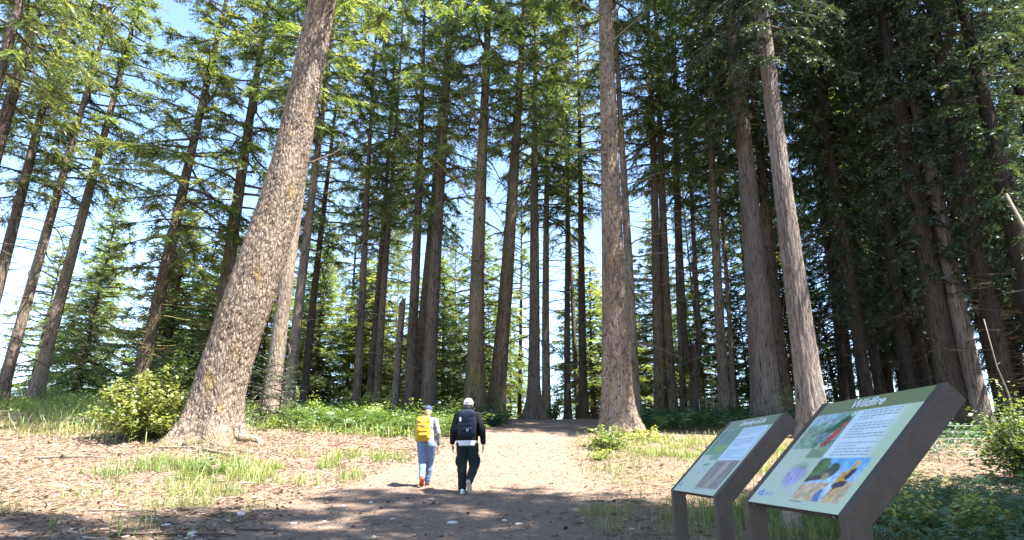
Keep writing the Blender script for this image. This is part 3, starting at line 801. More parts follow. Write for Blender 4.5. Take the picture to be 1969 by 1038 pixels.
# grass blade: bent tapering strip
blade_v = [(-.5, 0, 0), (.5, 0, 0), (-.42, .10, .45), (.42, .10, .45), (-.25, .32, .82), (.25, .32, .82), (0, .6, 1.0)]
blade_f3 = [(0, 1, 3), (0, 3, 2), (2, 3, 5), (2, 5, 4), (4, 5, 6)]
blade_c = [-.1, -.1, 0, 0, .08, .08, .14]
def grass(name, n, xr, yr, dens, hr, label, wid=.010, cmean=.45, csd=.2):
    p = ground_pts(n, xr, yr, dens, -.01)
    m = len(p); h_ = NR.uniform(*hr, m) * NR.uniform(.55, 1.1, m)
    tuft = vnoise(p[:, 0] * 2.2, p[:, 1] * 2.2, seed=41)
    h_ = h_ * (.55 + .8 * tuft)
    w = wid * NR.uniform(.7, 1.4, m) * (1 + np.clip((p[:, 1] - 10) / 16, 0, 1.2))
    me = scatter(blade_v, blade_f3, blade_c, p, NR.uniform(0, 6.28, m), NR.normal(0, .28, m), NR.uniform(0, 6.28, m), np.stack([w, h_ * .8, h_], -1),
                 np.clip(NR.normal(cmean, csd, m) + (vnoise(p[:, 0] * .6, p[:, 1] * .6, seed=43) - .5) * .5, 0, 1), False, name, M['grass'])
    o = link(name, me); tag(o, label, 'grass', kind='stuff'); return o

def off_path(x, y): return 1 - pathmask(x, y, .8)
grass('grass', 3800, (-12, -2.5), (7.5, 17.5), lambda x, y: np.clip(1.25 * blob(x, y, -6.6, 14.3, 1.9, 1.1) + .8 * blob(x, y, -5.0, 11.2, 1.7, .8) + .5 * blob(x, y, -3.9, 15.5, 1.4, 2.2) + .35 * blob(x, y, -6.0, 9.0, 1.6, .6), 0, 1) * off_path(x, y) * (vnoise(x * 1.8, y * 1.8, seed=47) > .56), (.14, .42), 'tufts of fresh grass in the sun-flecked litter on the left', cmean=.42)
grass('grass', 14000, (-26, -2.2), (17.5, 33), lambda x, y: np.clip(sstep(19.5, 23, y + .12 * x) * .9 + 1.0 * blob(x, y, -13.5, 19.5, 3, 1.6), 0, 1) * off_path(x, y), (.3, .62), 'tall pale green grass under the trees left of the path', wid=.013, cmean=.46)
grass('grass', 6000, (1.2, 12), (9, 22), lambda x, y: np.clip(.8 * blob(x, y, 5.4, 18.2, 2.6, 1.8) + .22 * blob(x, y, 2.2, 15, 1.0, 1.4) + .45 * blob(x, y, 6.4, 14.5, 1.8, 2.0), 0, 1) * off_path(x, y) * (.35 + .65 * (vnoise(x * 1.5, y * 1.5, seed=49) > .4))* (vnoise(x * 2.6, y * 2.6, seed=48) > .4), (.12, .32), 'sunlit pale grass between the big trunk and the signs', cmean=.48)
grass('grass', 4200, (1.0, 7.5), (6.8, 12), lambda x, y: np.clip(1.1 * blob(x, y, 4.3, 9.0, 1.5, 1.7) + .75 * blob(x, y, 1.35, 9.7, .45, .38) + .25 * blob(x, y, .7, 8.6, .8, .6), 0, 1) * (vnoise(x * 2, y * 2, seed=51) > .35), (.16, .4), 'grass around the stump below the larger sign', cmean=.45)
grass('dry_grass', 4500, (-12, 12), (7, 24), lambda x, y: .5 * off_path(x, y) * (vnoise(x * 1.1, y * 1.1, seed=53) > .42), (.05, .13), 'short dry straw scattered over the clearing floor', wid=.007, cmean=.9, csd=.12)

# leafy undergrowth: fern-like fronds and broad leaves
fr_v, fr_f, fr_c = [], [], []
NL = 9
for i in range(NL):
    u = (i + .6) / NL
    yb, zb = .95 * u, .62 * math.sin(u * 2.0)
    ln = .30 * math.sin(math.pi * (.12 + .85 * (1 - u))) + .03
    for sgn in (-1, 1):
        b = len(fr_v)
        fr_v += [(0, yb - .035, zb), (0, yb + .045, zb + .01), (sgn * ln, yb + .09, zb - .05)]
        fr_f.append((b, b + 1, b + 2)); fr_c += [0, 0, .08]
lf_v = [(0, 0, 0), (-.34, .45, .08), (.34, .45, .08), (0, 1.0, -.05), (0, .5, -.02)]
lf_f = [(0, 2, 4), (0, 4, 1), (4, 2, 3), (1, 4, 3)]
lf_c = [0, .03, .03, .06, 0]
def ferns(name, n, xr, yr, dens, sr, label, mat, cmean=.4, zjit=.12, cat='ferns'):
    p = ground_pts(n, xr, yr, dens); m = len(p)
    p[:, 2] += NR.uniform(-.03, zjit, m)
    me = scatter(fr_v, fr_f, fr_c, p, NR.uniform(0, 6.28, m), NR.normal(0, .3, m), NR.uniform(0, 6.28, m), NR.uniform(*sr, m),
                 np.clip(NR.normal(cmean, .2, m), 0, 1), False, name, M[mat], .015)
    o = link(name, me); tag(o, label, cat, kind='stuff'); return o
def leafmass(name, n, xr, yr, dens, sr, label, mat, hmax, cmean=.4, cat='undergrowth', ramp=lambda p: 1.0):
    p = ground_pts(n, xr, yr, dens); m = len(p)
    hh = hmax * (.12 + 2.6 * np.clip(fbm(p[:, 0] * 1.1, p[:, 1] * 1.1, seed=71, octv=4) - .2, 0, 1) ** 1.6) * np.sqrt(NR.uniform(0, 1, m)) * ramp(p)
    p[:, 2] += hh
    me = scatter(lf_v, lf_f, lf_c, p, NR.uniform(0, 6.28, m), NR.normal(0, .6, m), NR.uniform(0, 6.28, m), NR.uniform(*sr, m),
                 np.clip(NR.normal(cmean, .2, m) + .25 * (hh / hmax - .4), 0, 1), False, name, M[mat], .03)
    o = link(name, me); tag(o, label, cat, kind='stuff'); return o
leafmass('undergrowth', 16000, (-9, -1.6), (20.5, 33), lambda x, y: sstep(20.8, 23.5, y - .0 * x) * off_path(x, y) * (.35 + .65 * (vnoise(x * .8, y * .8, seed=73) > .4)), (.07, .15), 'bright leafy undergrowth left of the path below the dark trunks', 'leaf_bright', 1.1, .42, ramp=lambda p: .3 + .7 * sstep(21, 25.5, p[:, 1]))
ferns('ferns', 1500, (-9, -1.4), (20.5, 32), lambda x, y: sstep(21, 24, y) * off_path(x, y), (.45, .85), 'fresh green ferns among the undergrowth left of the path', 'leaf_green', .5)
leafmass('undergrowth', 9000, (-26, -9.5), (20, 33), lambda x, y: sstep(20, 23, y) * (.3 + .7 * (vnoise(x * .7, y * .7, seed=75) > .45)), (.07, .15), 'bright leafy undergrowth behind the grass at far left', 'leaf_bright', .9, .4, ramp=lambda p: .3 + .7 * sstep(20.5, 25, p[:, 1]))
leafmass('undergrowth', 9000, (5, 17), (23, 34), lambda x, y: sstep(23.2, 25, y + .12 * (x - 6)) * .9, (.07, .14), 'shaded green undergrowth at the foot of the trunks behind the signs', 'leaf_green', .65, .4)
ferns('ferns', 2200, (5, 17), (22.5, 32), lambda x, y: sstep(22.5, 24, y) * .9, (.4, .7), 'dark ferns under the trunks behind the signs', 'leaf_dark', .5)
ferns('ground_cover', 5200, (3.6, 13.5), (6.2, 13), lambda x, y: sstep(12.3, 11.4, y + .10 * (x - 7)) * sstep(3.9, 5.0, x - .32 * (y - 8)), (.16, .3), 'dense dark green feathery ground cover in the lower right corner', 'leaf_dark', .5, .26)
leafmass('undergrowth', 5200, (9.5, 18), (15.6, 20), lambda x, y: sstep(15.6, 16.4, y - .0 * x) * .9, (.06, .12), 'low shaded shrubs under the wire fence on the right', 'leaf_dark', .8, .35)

# wood chips, bark bits and dead leaves
ch_v = [(-.5, -.5, 0), (.5, -.42, .12), (.46, .5, .02), (-.48, .44, .1)]
ch_f = [(0, 1, 2), (0, 2, 3)]
def litter(name, n, xr, yr, dens, sx, sy, label, cm, csd=.22):
    p = ground_pts(n, xr, yr, dens, .012); m = len(p)
    sxx = NR.uniform(*sx, m); syy = NR.uniform(*sy, m)
    me = scatter(ch_v, ch_f, [0, .05, 0, .05], p, NR.uniform(0, 6.28, m), NR.normal(0, .22, m), NR.uniform(0, 6.28, m), np.stack([sxx, syy, sxx * .6], -1),
                 np.clip(NR.normal(cm, csd, m), 0, 1), False, name, M['litter'], .06)
    o = link(name, me); tag(o, label, 'litter', kind='stuff'); return o
litter('wood_chips', 10000, (-17, -2), (7, 21), lambda x, y: off_path(x, y) * (.45 + .55 * blob(x, y, -8, 17.3, 6, 2.6)), (.03, .2), (.008, .032), 'pale wood chips and bark bits strewn around the leaning tree', .5, .28)
litter('bark_litter', 9000, (-15, 12), (7, 24), lambda x, y: .8 * off_path(x, y) + .04, (.04, .15), (.02, .05), 'brown bark and cone litter over the clearing floor', .22, .15)
litter('needle_duff', 26000, (-14, 11), (7, 22), lambda x, y: .25 + .75 * off_path(x, y) * (vnoise(x * 1.4, y * 1.4, seed=57) > .35), (.05, .13), (.004, .010), 'brown fallen needles matted over the clearing floor and path', .2, .16)
litter('path_gravel', 5000, (-4.5, 3.2), (7, 20), lambda x, y: pathmask(x, y, .8) * (.25 + .75 * (vnoise(x * 1.1, y * 1.1, seed=59) > .5)), (.012, .04), (.012, .03), 'fine gravel and crumbs of bark on the dirt path', .35, .25)
litter('dead_leaves', 2600, (-12, 12), (7, 20), lambda x, y: .25 + .6 * off_path(x, y), (.03, .08), (.02, .05), 'small pale dead leaves over the path and clearing', .8, .15)

# ------------------------------------------------------------------ bushes and plants
def bush(name, x, y, w, h_, nstem, nleaf, leaf, mat, label, seed, zoff=-.05, cat='bush', cm=.5, stemmat='twig_wood', group=None, top=.6):
    rg = np.random.default_rng(seed)
    root = bpy.data.objects.new(name, None); COL.objects.link(root); root.location = (x, y, float(hgt(x, y)) + zoff)
    paths, pts, dirs = [], [], []
    for i in range(nstem):
        a = rg.uniform(0, 6.283); e = rg.uniform(.35, 1.0) ** .8
        tip = np.array([math.cos(a) * w * .5 * math.sqrt(rg.uniform(0, 1)), math.sin(a) * w * .5 * math.sqrt(rg.uniform(0, 1)), 0])
        rr = np.linalg.norm(tip[:2]) / (w * .5)
        tip[2] = h_ * (1 - .65 * rr ** 2) * rg.uniform(.4, 1.2)
        s = np.linspace(0, 1, 6)[:, None]
        p = np.array([math.cos(a), math.sin(a), 0]) * .06 + s * tip * np.array([1, 1, 1]) 
        p[:, :2] *= (.35 + .65 * s)
        p += np.cumsum(rg.normal(0, .02, (6, 3)), 0) * s * h_
        paths.append((p, .012 * (1 - .7 * s[:, 0]) * (h_ ** .5)))
        k = max(3, nleaf // nstem)
        u = 1 - rg.uniform(0, 1, k) ** 1.4 * .8
        b = np.stack([np.interp(u, s[:, 0], p[:, c]) for c in range(3)], -1) + rg.normal(0, .05 * h_ ** .5, (k, 3))
        pts.append(b); dirs.append(np.full(k, a))
    b = np.vstack(pts); b[:, 2] = np.maximum(b[:, 2], .03); m = len(b)
    lv, lf = tubes_np(paths, 4)
    link('stems', mesh_np('stems', lv, lf, None, True, [M[stemmat]]), root)
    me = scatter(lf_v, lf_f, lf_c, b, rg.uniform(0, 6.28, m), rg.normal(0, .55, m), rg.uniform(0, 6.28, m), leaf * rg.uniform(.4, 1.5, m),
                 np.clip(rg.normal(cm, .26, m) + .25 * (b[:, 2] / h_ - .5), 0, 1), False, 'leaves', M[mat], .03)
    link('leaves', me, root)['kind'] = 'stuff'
    tag(root, label, cat, group)
    return root
bush('leafy_bush', -10.9, 18.6, 2.7, 1.85, 90, 7500, .115, 'leaf_bright', 'bright yellow-green leafy bush at the left foot of the leaning tree', 201, cm=.72)
bush('leafy_bush', -12.6, 20.6, 2.2, 1.35, 40, 2400, .10, 'leaf_green', 'darker green shrub behind the bright bush at far left', 202)
bush('leafy_bush', -13.8, 24.5, 3.2, 3.4, 50, 4200, .10, 'leaf_green', 'tall grey-green thicket behind the bright bush, left of the leaning tree', 203, cm=.3)
bush('leafy_bush', 2.75, 18.6, 1.5, .75, 46, 2200, .085, 'leaf_bright', 'bright low bush at the foot of the big sunlit trunk', 204, cm=.5)
bush('leafy_bush', 4.3, 20.6, 1.7, .45, 30, 1000, .08, 'leaf_bright', 'low pale green plants just right of the big trunk foot', 205, cm=.6)
bush('leafy_bush', 10.55, 13.0, 2.1, 1.75, 90, 6500, .085, 'leaf_green', 'leafy bush at the right edge beside the wire fence', 206, cm=.72)
bush('leafy_bush', -2.3, 26.2, 2.4, 1.1, 40, 2200, .09, 'leaf_green', 'green shrub at the foot of the tall dark trunk above the walker in black', 207, cm=.4)
bush('leafy_bush', -.75, 26.6, 1.7, .9, 40, 1600, .09, 'leaf_dark', 'dark shrub at the foot of the trunk leaning right', 208, cm=.5)
bush('leafy_bush', 2.4, 34.6, 1.2, 2.0, 30, 1500, .09, 'leaf_bright', 'yellow-green climbing leaves at the grey trunk on the path crest', 209, cm=.5)
bush('leafy_bush', -.35, 31.5, 1.3, .8, 30, 1000, .09, 'leaf_bright', 'small bright shrub left of the flared trunk on the crest', 210, cm=.55)
bush('grassy_plant', 5.0, 7.7, 1.5, .72, 70, 3200, .062, 'leaf_bright', 'light green spiky plant in the lower right ground cover', 211, cm=.6, cat='plant')
bush('grassy_plant', 7.0, 8.6, .8, .5, 24, 900, .055, 'leaf_bright', 'small light green plant at the right of the ground cover', 212, cm=.35, cat='plant')
bush('weed_clump', -6.5, 14.2, 1.4, .38, 40, 900, .07, 'leaf_green', 'low green weed clump in the clearing before the leaning tree', 213, cat='plant')
bush('weed_clump', 2.35, 16.7, .9, .4, 24, 500, .07, 'leaf_bright', 'small weed clump beside the path below the low bush', 214, cat='plant')
for i, (x, y, hh) in enumerate(((-7.25, 14.6, .72), (-6.95, 14.75, .8))):
    b = bush('tall_weed', x, y, .14, hh, 3, 90, .065, 'leaf_dark', ('left one of two thin leafy stalks before the leaning tree', 'right one of two thin leafy stalks before the leaning tree')[i], 220 + i, cat='plant', group='thin leafy stalks')
# young fir saplings
def sapling(x, y, s, label, mat=None, cat='sapling'):
    root = bpy.data.objects.new('fir_sapling', None); COL.objects.link(root); root.location = (x, y, float(hgt(x, y)) - .02)
    mb = MB(); mb.tube([(0, 0, -.05), (.01, 0, .7 * s), (0, .01, 1.5 * s)], [.02 * s, .014 * s, .004], 6)
    link('trunk', mb.mesh('trunk', M['twig_wood']), root)
    v = CROWN['sapling'][0]
    link('branches', v[0], root, (0, 0, .05), None, (s, s, s))
    me = v[1]
    if mat:
        me = v[1].copy(); me.materials.clear(); me.materials.append(M[mat])
    link('crown', me, root, (0, 0, .05), None, (s, s, s))['kind'] = 'stuff'
    tag(root, label, cat)
sapling(-8.6, 23.2, 1.5, 'dark young fir just right of the leaning tree foot', 'needles_dark')
sapling(-9.6, 24.0, 1.7, 'shaded young fir close behind the leaning tree foot', 'needles_dark')
sapling(10.0, 23.0, 1.0, 'small bright fir sapling showing above the smaller sign')

# ------------------------------------------------------------------ stump, stones, cones, fallen wood, stakes
M['stump_wood'] = simple('stump_wood', (.26, .20, .165), .9, .1, var=.4, nscale=22, bump=.8, bdist=.02)
M['stump_top'] = simple('stump_top', (.36, .25, .19), .9, .1, var=.35, nscale=30, bump=.5, bdist=.01)
st = bpy.data.objects.new('tree_stump', None); COL.objects.link(st); st.location = (3.62, 8.55, float(hgt(3.62, 8.55)) - .03)
tag(st, 'small weathered grey stump in the grass under the larger sign', 'stump')
rg = random.Random(3); mb = MB(); n = 22; rows = []
for j, (z, r) in enumerate(((-.05, .17), (.04, .135), (.14, .112), (.24, .105), (.30, .10))):
    rows.append([(math.cos(k / n * 6.283) * (r * (1 + .12 * math.sin(k * 1.9) + rg.uniform(-.04, .04))), math.sin(k / n * 6.283) * (r * (1 + .12 * math.sin(k * 1.9) + rg.uniform(-.04, .04))), z + (rg.uniform(-.02, .03) if j == 4 else 0)) for k in range(n)])
mb.add([p for r in rows for p in r], [(j * n + k, j * n + (k + 1) % n, (j + 1) * n + (k + 1) % n, (j + 1) * n + k) for j in range(4) for k in range(n)], True)
link('bark', mb.mesh('bark', M['stump_wood']), st)
mb = MB(); ring2 = [(p[0] * .97, p[1] * .97, p[2] - .012) for p in rows[4]]; ring3 = [(p[0] * .5, p[1] * .5, .275 + rg.uniform(-.012, .012)) for p in rows[4]]
mb.add(ring2 + ring3 + [(0, 0, .27)], [(k, (k + 1) % n, n + (k + 1) % n, n + k) for k in range(n)] + [(n + k, n + (k + 1) % n, 2 * n) for k in range(n)])
link('cut_face', mb.mesh('cut_face', M['stump_top']), st)

M['stone'] = simple('stone', (.50, .46, .43), .85, .2, var=.2, nscale=25, bump=.4, bdist=.004)
M['cone'] = simple('cone', (.05, .035, .026), .9, .1, var=.4, nscale=60, bump=.8, bdist=.006)
def rock_mesh(seed, flat=.5):
    bm = bmesh.new(); bmesh.ops.create_icosphere(bm, subdivisions=2, radius=.5)
    rg = random.Random(seed); ph = [rg.uniform(0, 6) for _ in range(6)]
    for v in bm.verts:
        k = 1 + .14 * math.sin(3 * v.co.x * 2 + ph[0]) + .12 * math.sin(5 * v.co.y + ph[1]) + .10 * math.sin(6 * v.co.z + ph[2]) + rg.uniform(-.05, .05)
        v.co = Vector((v.co.x * k * 1.2, v.co.y * k * .85, v.co.z * k * flat))
    me = bpy.data.meshes.new('stone'); bm.to_mesh(me); bm.free(); me.materials.append(M['stone']); return me
rocks = [rock_mesh(i) for i in range(3)]
for i, (x, y, s, lb) in enumerate([(-.82, 9.05, .12, 'flat white stone on the path nearest the walkers, in the shade'), (-3.95, 9.6, .13, 'pale flat stone at the left edge of the shaded path'), (-3.0, 9.1, .07, 'small pale stone left on the shaded path, beside another'), (-2.6, 9.15, .07, 'small pale stone left of centre on the shaded path'),
                                    (-2.35, 10.9, .08, 'small tan stone lying on the path left of the walkers'), (-.1, 9.3, .07, 'small pale stone right of the white one'), (.1, 8.9, .10, 'tan stone on the right edge of the shaded path'), (-4.0, 8.3, .14, 'pale stone at the bottom left of the clearing'), (-4.6, 8.8, .09, 'small grey stone in the litter at lower left'), (-1.7, 9.4, .06, 'tiny pale stone in the middle of the path'), (-2.7, 10.5, .09, 'pale stone at the left shadow edge on the path')]):
    o = link('stone', rocks[i % 3], None, (x, y, float(hgt(x, y)) + s * .14), (0, 0, i * 1.7), (s, s, s)); tag(o, lb, 'stone', 'pale stones on the path')
# fir cones
bm = bmesh.new()
bmesh.ops.create_uvsphere(bm, u_segments=10, v_segments=8, radius=.5)
for v in bm.verts:
    v.co.x *= 1.7 * (1 - .25 * v.co.x); k = 1 + .16 * (int(round((v.co.x + 1) * 9)) % 2); v.co.y *= k; v.co.z *= k
cone = bpy.data.meshes.new('fir_cone'); bm.to_mesh(cone); bm.free(); cone.materials.append(M['cone'])
cr = random.Random(9)
for i in range(28):
    y = cr.uniform(7.9, 12.2); x = cr.uniform(-4.6, 1.0) if i % 3 else cr.uniform(-6, 4)
    s = cr.uniform(.022, .042)
    o = link('fir_cone', cone, None, (x, y, float(hgt(x, y)) + s * .45), (cr.uniform(-.3, .3), cr.uniform(-.3, .3), cr.uniform(0, 6.28)), (s, s, s))
    tag(o, 'small dark fir cone lying on the shaded foreground dirt', 'fir cone', 'fir cones on the ground')
# fallen branches
def stick(x, y, L, a, r, label, seed, mat='dead_wood', twigs=2):
    rg = random.Random(seed); mb = MB(); pts = []
    for k in range(7):
        t = k / 6 - .5
        px, py = t * L * math.cos(a) + rg.gauss(0, .02 * L), t * L * math.sin(a) + rg.gauss(0, .02 * L)
        pts.append(Vector((px, py, float(hgt(x + px, y + py)) - float(hgt(x, y)) + r * .8 + .012)))
    mb.tube(pts, [r * (1 - .6 * k / 6) for k in range(7)], 6)
    for k in range(twigs):
        b = pts[rg.randrange(1, 6)]; an = a + rg.choice((-1, 1)) * rg.uniform(.5, 1); l = L * rg.uniform(.12, .3)
        mb.tube([b, b + Vector((math.cos(an) * l, math.sin(an) * l, rg.uniform(.01, .08)))], [r * .5, r * .2], 5)
    o = link('fallen_branch', mb.mesh('fallen_branch', M[mat]), None, (x, y, float(hgt(x, y)))); tag(o, label, 'branch', 'fallen branches on the clearing floor')
stick(-5.9, 9.9, .9, .35, .018, 'pale thin fallen branch at the left edge of the foreground', 1)
stick(-6.4, 13.2, 1.3, -.2, .03, 'grey fallen branch in the left shade band', 2)
stick(-4.2, 8.25, 1.5, .03, .024, 'dark fallen branch along the bottom left edge of the picture', 3, 'twig_wood')
stick(-10.6, 15.4, 1.6, .1, .035, 'pale fallen branch at far left below the bright grass', 4)
stick(-7.6, 16.6, 1.2, -.5, .04, 'short pale branch lying before the leaning tree', 5)
stick(-3.3, 8.6, .7, -.3, .016, 'twig with side shoots on the left side of the shaded path', 6, 'twig_wood')
stick(-9.0, 17.2, .9, .3, .03, 'sun-bleached branch among chips left of the leaning tree foot', 7)
stick(6.3, 18.8, 1.3, .2, .03, 'pale branch on the bare strip right of the big trunk', 8)
# dead leaning poles on the right
def pole(pts, r, label, mat='dead_wood', name='dead_pole'):
    mb = MB(); base = Vector(pts[0]); q = [Vector(p) - base for p in pts]
    mb.tube(q, [r * (1 - .5 * i / (len(q) - 1)) for i in range(len(q))], 7)
    b = q[len(q) // 2]; mb.tube([b, b + Vector((.12, 0, .1))], [r * .5, r * .2], 5)
    o = link(name, mb.mesh(name, M[mat]), None, base); tag(o, label, 'dead tree')
pole([(14.45, 18, float(hgt(14.4, 18)) - .1), (14.35, 18, 3.4), (14.2, 18, 4.2), (14.15, 18, 5.6)], .028, 'thin yellowish dead pole leaning before the dark trunks right of the larger sign')
pole([(15.1, 15, float(hgt(15.1, 15)) - .1), (14.35, 15, 3.6), (13.9, 15.02, 5.6), (13.2, 15.05, 8.35)], .085, 'bleached dead snag slanting in at the right edge')

# ------------------------------------------------------------------ fences
M['galv'] = simple('galvanised', (.34, .35, .35), .5, .5, .5, var=.15, nscale=40, bump=.1)
def fence(name, pa, pb, nposts, hh, wires, label, lean=.0, ext=(0, 0), r=.016, wr=.005):
    root = bpy.data.objects.new(name, None); COL.objects.link(root); root.location = (pa[0], pa[1], float(hgt(*pa)))
    tag(root, label, 'fence')
    tops = []
    for i in range(nposts):
        t = i / max(1, nposts - 1); x = pa[0] + (pb[0] - pa[0]) * t; y = pa[1] + (pb[1] - pa[1]) * t
        z = float(hgt(x, y)) - root.location.z
        b = Vector((x - pa[0], y - pa[1], z)); tp = b + Vector((-lean * hh, 0, hh)); tops.append((b, tp))
        mb = MB(); mb.tube([b - Vector((0, 0, .2)), tp], r, 8)
        mb.tube([tp, tp + Vector((0, 0, .012))], r * 1.25, 8)
        link('post', mb.mesh('post', M['galv']), root)
    d = (tops[-1][0] - tops[0][0])
    for w in range(wires):
        f = .12 + .84 * w / (wires - 1)
        pts = [tops[0][0].lerp(tops[0][1], f) - d * ext[0]]
        for i, (b, tp) in enumerate(tops):
            pts.append(b.lerp(tp, f))
            if i < len(tops) - 1:
                pts.append(b.lerp(tp, f).lerp(tops[i + 1][0].lerp(tops[i + 1][1], f), .5) + Vector((0, 0, -.02)))
        pts.append(tops[-1][0].lerp(tops[-1][1], f) + d * ext[1])
        mb = MB(); mb.tube(pts, wr, 5)
        link('wire', mb.mesh('wire', M['galv']), root)
fence('wire_fence', (10.6, 15.9), (12.4, 15.4), 2, .92, 6, 'low fence of several slack wires on leaning metal stakes by the right edge bush', .09, (.0, .12), .018, .006)
fence('wire_fence', (8.8, 29.4), (10.4, 29.2), 6, 1.0, 4, 'far pale wire fence between the trunks above the smaller sign', 0, (0, .3), .018, .008)

# ------------------------------------------------------------------ interpretive signs
M['sign_metal'] = simple('sign_powdercoat', (.068, .052, .043), .48, .45, 0, var=.26, nscale=14, bump=.12, bdist=.0012)
def print_mat():
    t = NT('printed_panel')
    at = t.n('Attribute', attribute_name='tint')
    p = t.n('BsdfPrincipled', i_Roughness=.28); p.inputs['Specular IOR Level'].default_value = .5
    t.l(at.outputs['Color'], p.inputs['Base Color'])
    tc = t.n('TexCoord').outputs['Object']; t.l(t.bump(t.noise(tc, 9, 3), .02, .01), p.inputs['Normal'])
    return t.done(p.outputs[0])
M['print'] = print_mat()
M['ink_white'] = simple('white_lettering', (.78, .80, .80), .5, .3, var=.03, bump=0)

def rectm(U, V, u0, u1, v0, v1, s=.006):
    return sstep(u0 - s, u0 + s, U) * (1 - sstep(u1 - s, u1 + s, U)) * sstep(v0 - s, v0 + s, V) * (1 - sstep(v1 - s, v1 + s, V))
def lay(img, m, c):
    c = np.asarray(c, float)
    if c.ndim == 1: c = c[None, None, :]
    return img * (1 - m[..., None]) + c * m[..., None]
def capm(U, V, a, b, r, s=.006):
    """thick stroke from a to b"""
    dx, dy = b[0] - a[0], b[1] - a[1]; l2 = dx * dx + dy * dy + 1e-9
    t = np.clip(((U - a[0]) * dx + (V - a[1]) * dy) / l2, 0, 1)
    d = np.hypot(U - a[0] - t * dx, V - a[1] - t * dy)
    return 1 - sstep(r - s, r + s, d)
def ell(U, V, cx, cy, rx, ry, s=.12):
    return 1 - sstep(1 - s, 1 + s, np.hypot((U - cx) / rx, (V - cy) / ry))
def textlines(img, U, V, u0, u1, vs, seed, c=(.10, .12, .13), h=.0045, k=.75):
    rg = np.random.default_rng(seed)
    for i, v in enumerate(vs):
        end = u1 if (i + 1) % 4 else u0 + (u1 - u0) * rg.uniform(.35, .8)
        u = u0
        while u < end:
            w = rg.uniform(.012, .05); e = min(u + w, end)
            img = lay(img, k * rectm(U, V, u, e, v - h, v + h, .0025), c); u = e + .009
    return img
def print_wildfire(U, V):
    U0, V0 = U, V
    n1 = fbm(U * 26, V * 26, seed=91, octv=4); n2 = fbm(U * 60, V * 60, seed=92, octv=3)
    img = np.ones(U.shape + (3,)) * np.array([.56, .60, .45])
    img = lay(img, .55 * sstep(.55, 1, U), (.60, .72, .44))
    img = lay(img, rectm(U, V, -1, 2, .865, 2), (.20, .235, .105))
    tm = sstep(.40, .46, U) * (1 - sstep(.80, .93, U)) * rectm(U, V, -1, 2, .425, .862)
    img = lay(img, tm, (.72, .80, .84))
    pm1 = sstep(.0, .06, U) * rectm(U, V, -.1, .46, .52, .862)
    U = U0 + .028 * (fbm(U0 * 38, V0 * 38, seed=101, octv=3) - .5); V = V0 + .028 * (fbm(U0 * 38, V0 * 38, seed=103, octv=3) - .5)
    ph = np.stack([.10 + .20 * n1, .20 + .24 * n1, .14 + .16 * n1], -1)
    ph = lay(ph, sstep(.70, .82, V) * (1 - sstep(.2, .42, U)) * .8, (.42, .58, .66))
    ph = lay(ph, ell(U, V, .11, .66, .10, .07) * n2 * 1.3, (.30, .36, .22))
    ph = lay(ph, ell(U, V, .28, .62, .08, .05) * .7, (.18, .24, .30))
    ph = lay(ph, capm(U, V, (.33, .70), (.41, .80), .035), (.05, .13, .07))
    ph = lay(ph, capm(U, V, (.30, .71), (.24, .66), .014), (.06, .13, .10))
    ph = lay(ph, capm(U, V, (.36, .55), (.41, .67), .026), (.62, .05, .07))
    ph = lay(ph, capm(U, V, (.415, .70), (.43, .76), .016), (.50, .07, .06))
    ph = lay(ph, ell(U, V, .43, .835, .022, .018), (.75, .75, .72))
    ph = lay(ph, ell(U, V, .19, .76, .012, .012), (.6, .1, .08))
    img = lay(img, pm1, np.clip(ph * (.45 + 1.1 * n2[..., None]) * (.6 + .8 * n1[..., None]), 0, 1))
    U, V = U0, V0
    img = lay(img, .9 * rectm(U, V, .27, .46, .425, .518), (.25, .34, .17))
    img = textlines(img, U, V, .29, .445, np.arange(.445, .512, .017), 1, (.05, .08, .03), .003)
    img = textlines(img, U, V, .52, .86, list(np.arange(.845, .77, -.024)) + list(np.arange(.73, .60, -.0245)) + list(np.arange(.555, .44, -.026)), 2)
    # field with a fire fighter
    q = rectm(U, V, .47, .93, .07, .425)
    U = U0 + .024 * (fbm(U0 * 40, V0 * 40, seed=105, octv=3) - .5); V = V0 + .024 * (fbm(U0 * 40, V0 * 40, seed=107, octv=3) - .5)
    ph = np.ones(U.shape + (3,)) * np.array([.20, .50, .80])
    ph = lay(ph, sstep(.40, .30, V + .04 * n1), (.45, .62, .78))
    ph = lay(ph, ell(U, V, .53, .33, .085, .10) , np.stack([.05 + .12 * n1, .10 + .16 * n1, .03 + .04 * n1], -1))
    ph = lay(ph, ell(U, V, .66, .32, .055, .06), np.stack([.04 + .07 * n1, .06 + .08 * n1, .05 + .04 * n1], -1))
    ph = lay(ph, capm(U, V, (.47, .235), (.62, .265), .022), (.07, .06, .045))
    ph = lay(ph, ell(U, V, .64, .27, .03, .03) * .9, (.55, .36, .14))
    ph = lay(ph, (1 - sstep(.20, .225, V - .1 * (U - .5) + .02 * n1)), np.stack([.58 + .16 * n1, .38 + .14 * n1, .21 + .12 * n1], -1))
    ph = lay(ph, ell(U, V, .72, .12, .05, .05), (.12, .20, .42))
    ph = lay(ph, ell(U, V, .765, .15, .045, .07) * .8, (.62, .72, .82))
    for a, b, r, c in (((.775, .10), (.80, .19), .014, (.72, .38, .06)), ((.83, .09), (.835, .19), .014, (.78, .42, .08)), ((.80, .21), (.84, .31), .034, (.74, .36, .03)), ((.79, .205), (.85, .215), .026, (.05, .05, .07)),
                       ((.84, .27), (.855, .32), .024, (.05, .05, .07)), ((.775, .235), (.80, .30), .013, (.70, .34, .04)), ((.835, .355), (.845, .375), .021, (.74, .40, .08))):
        ph = lay(ph, capm(U, V, a, b, r), c)
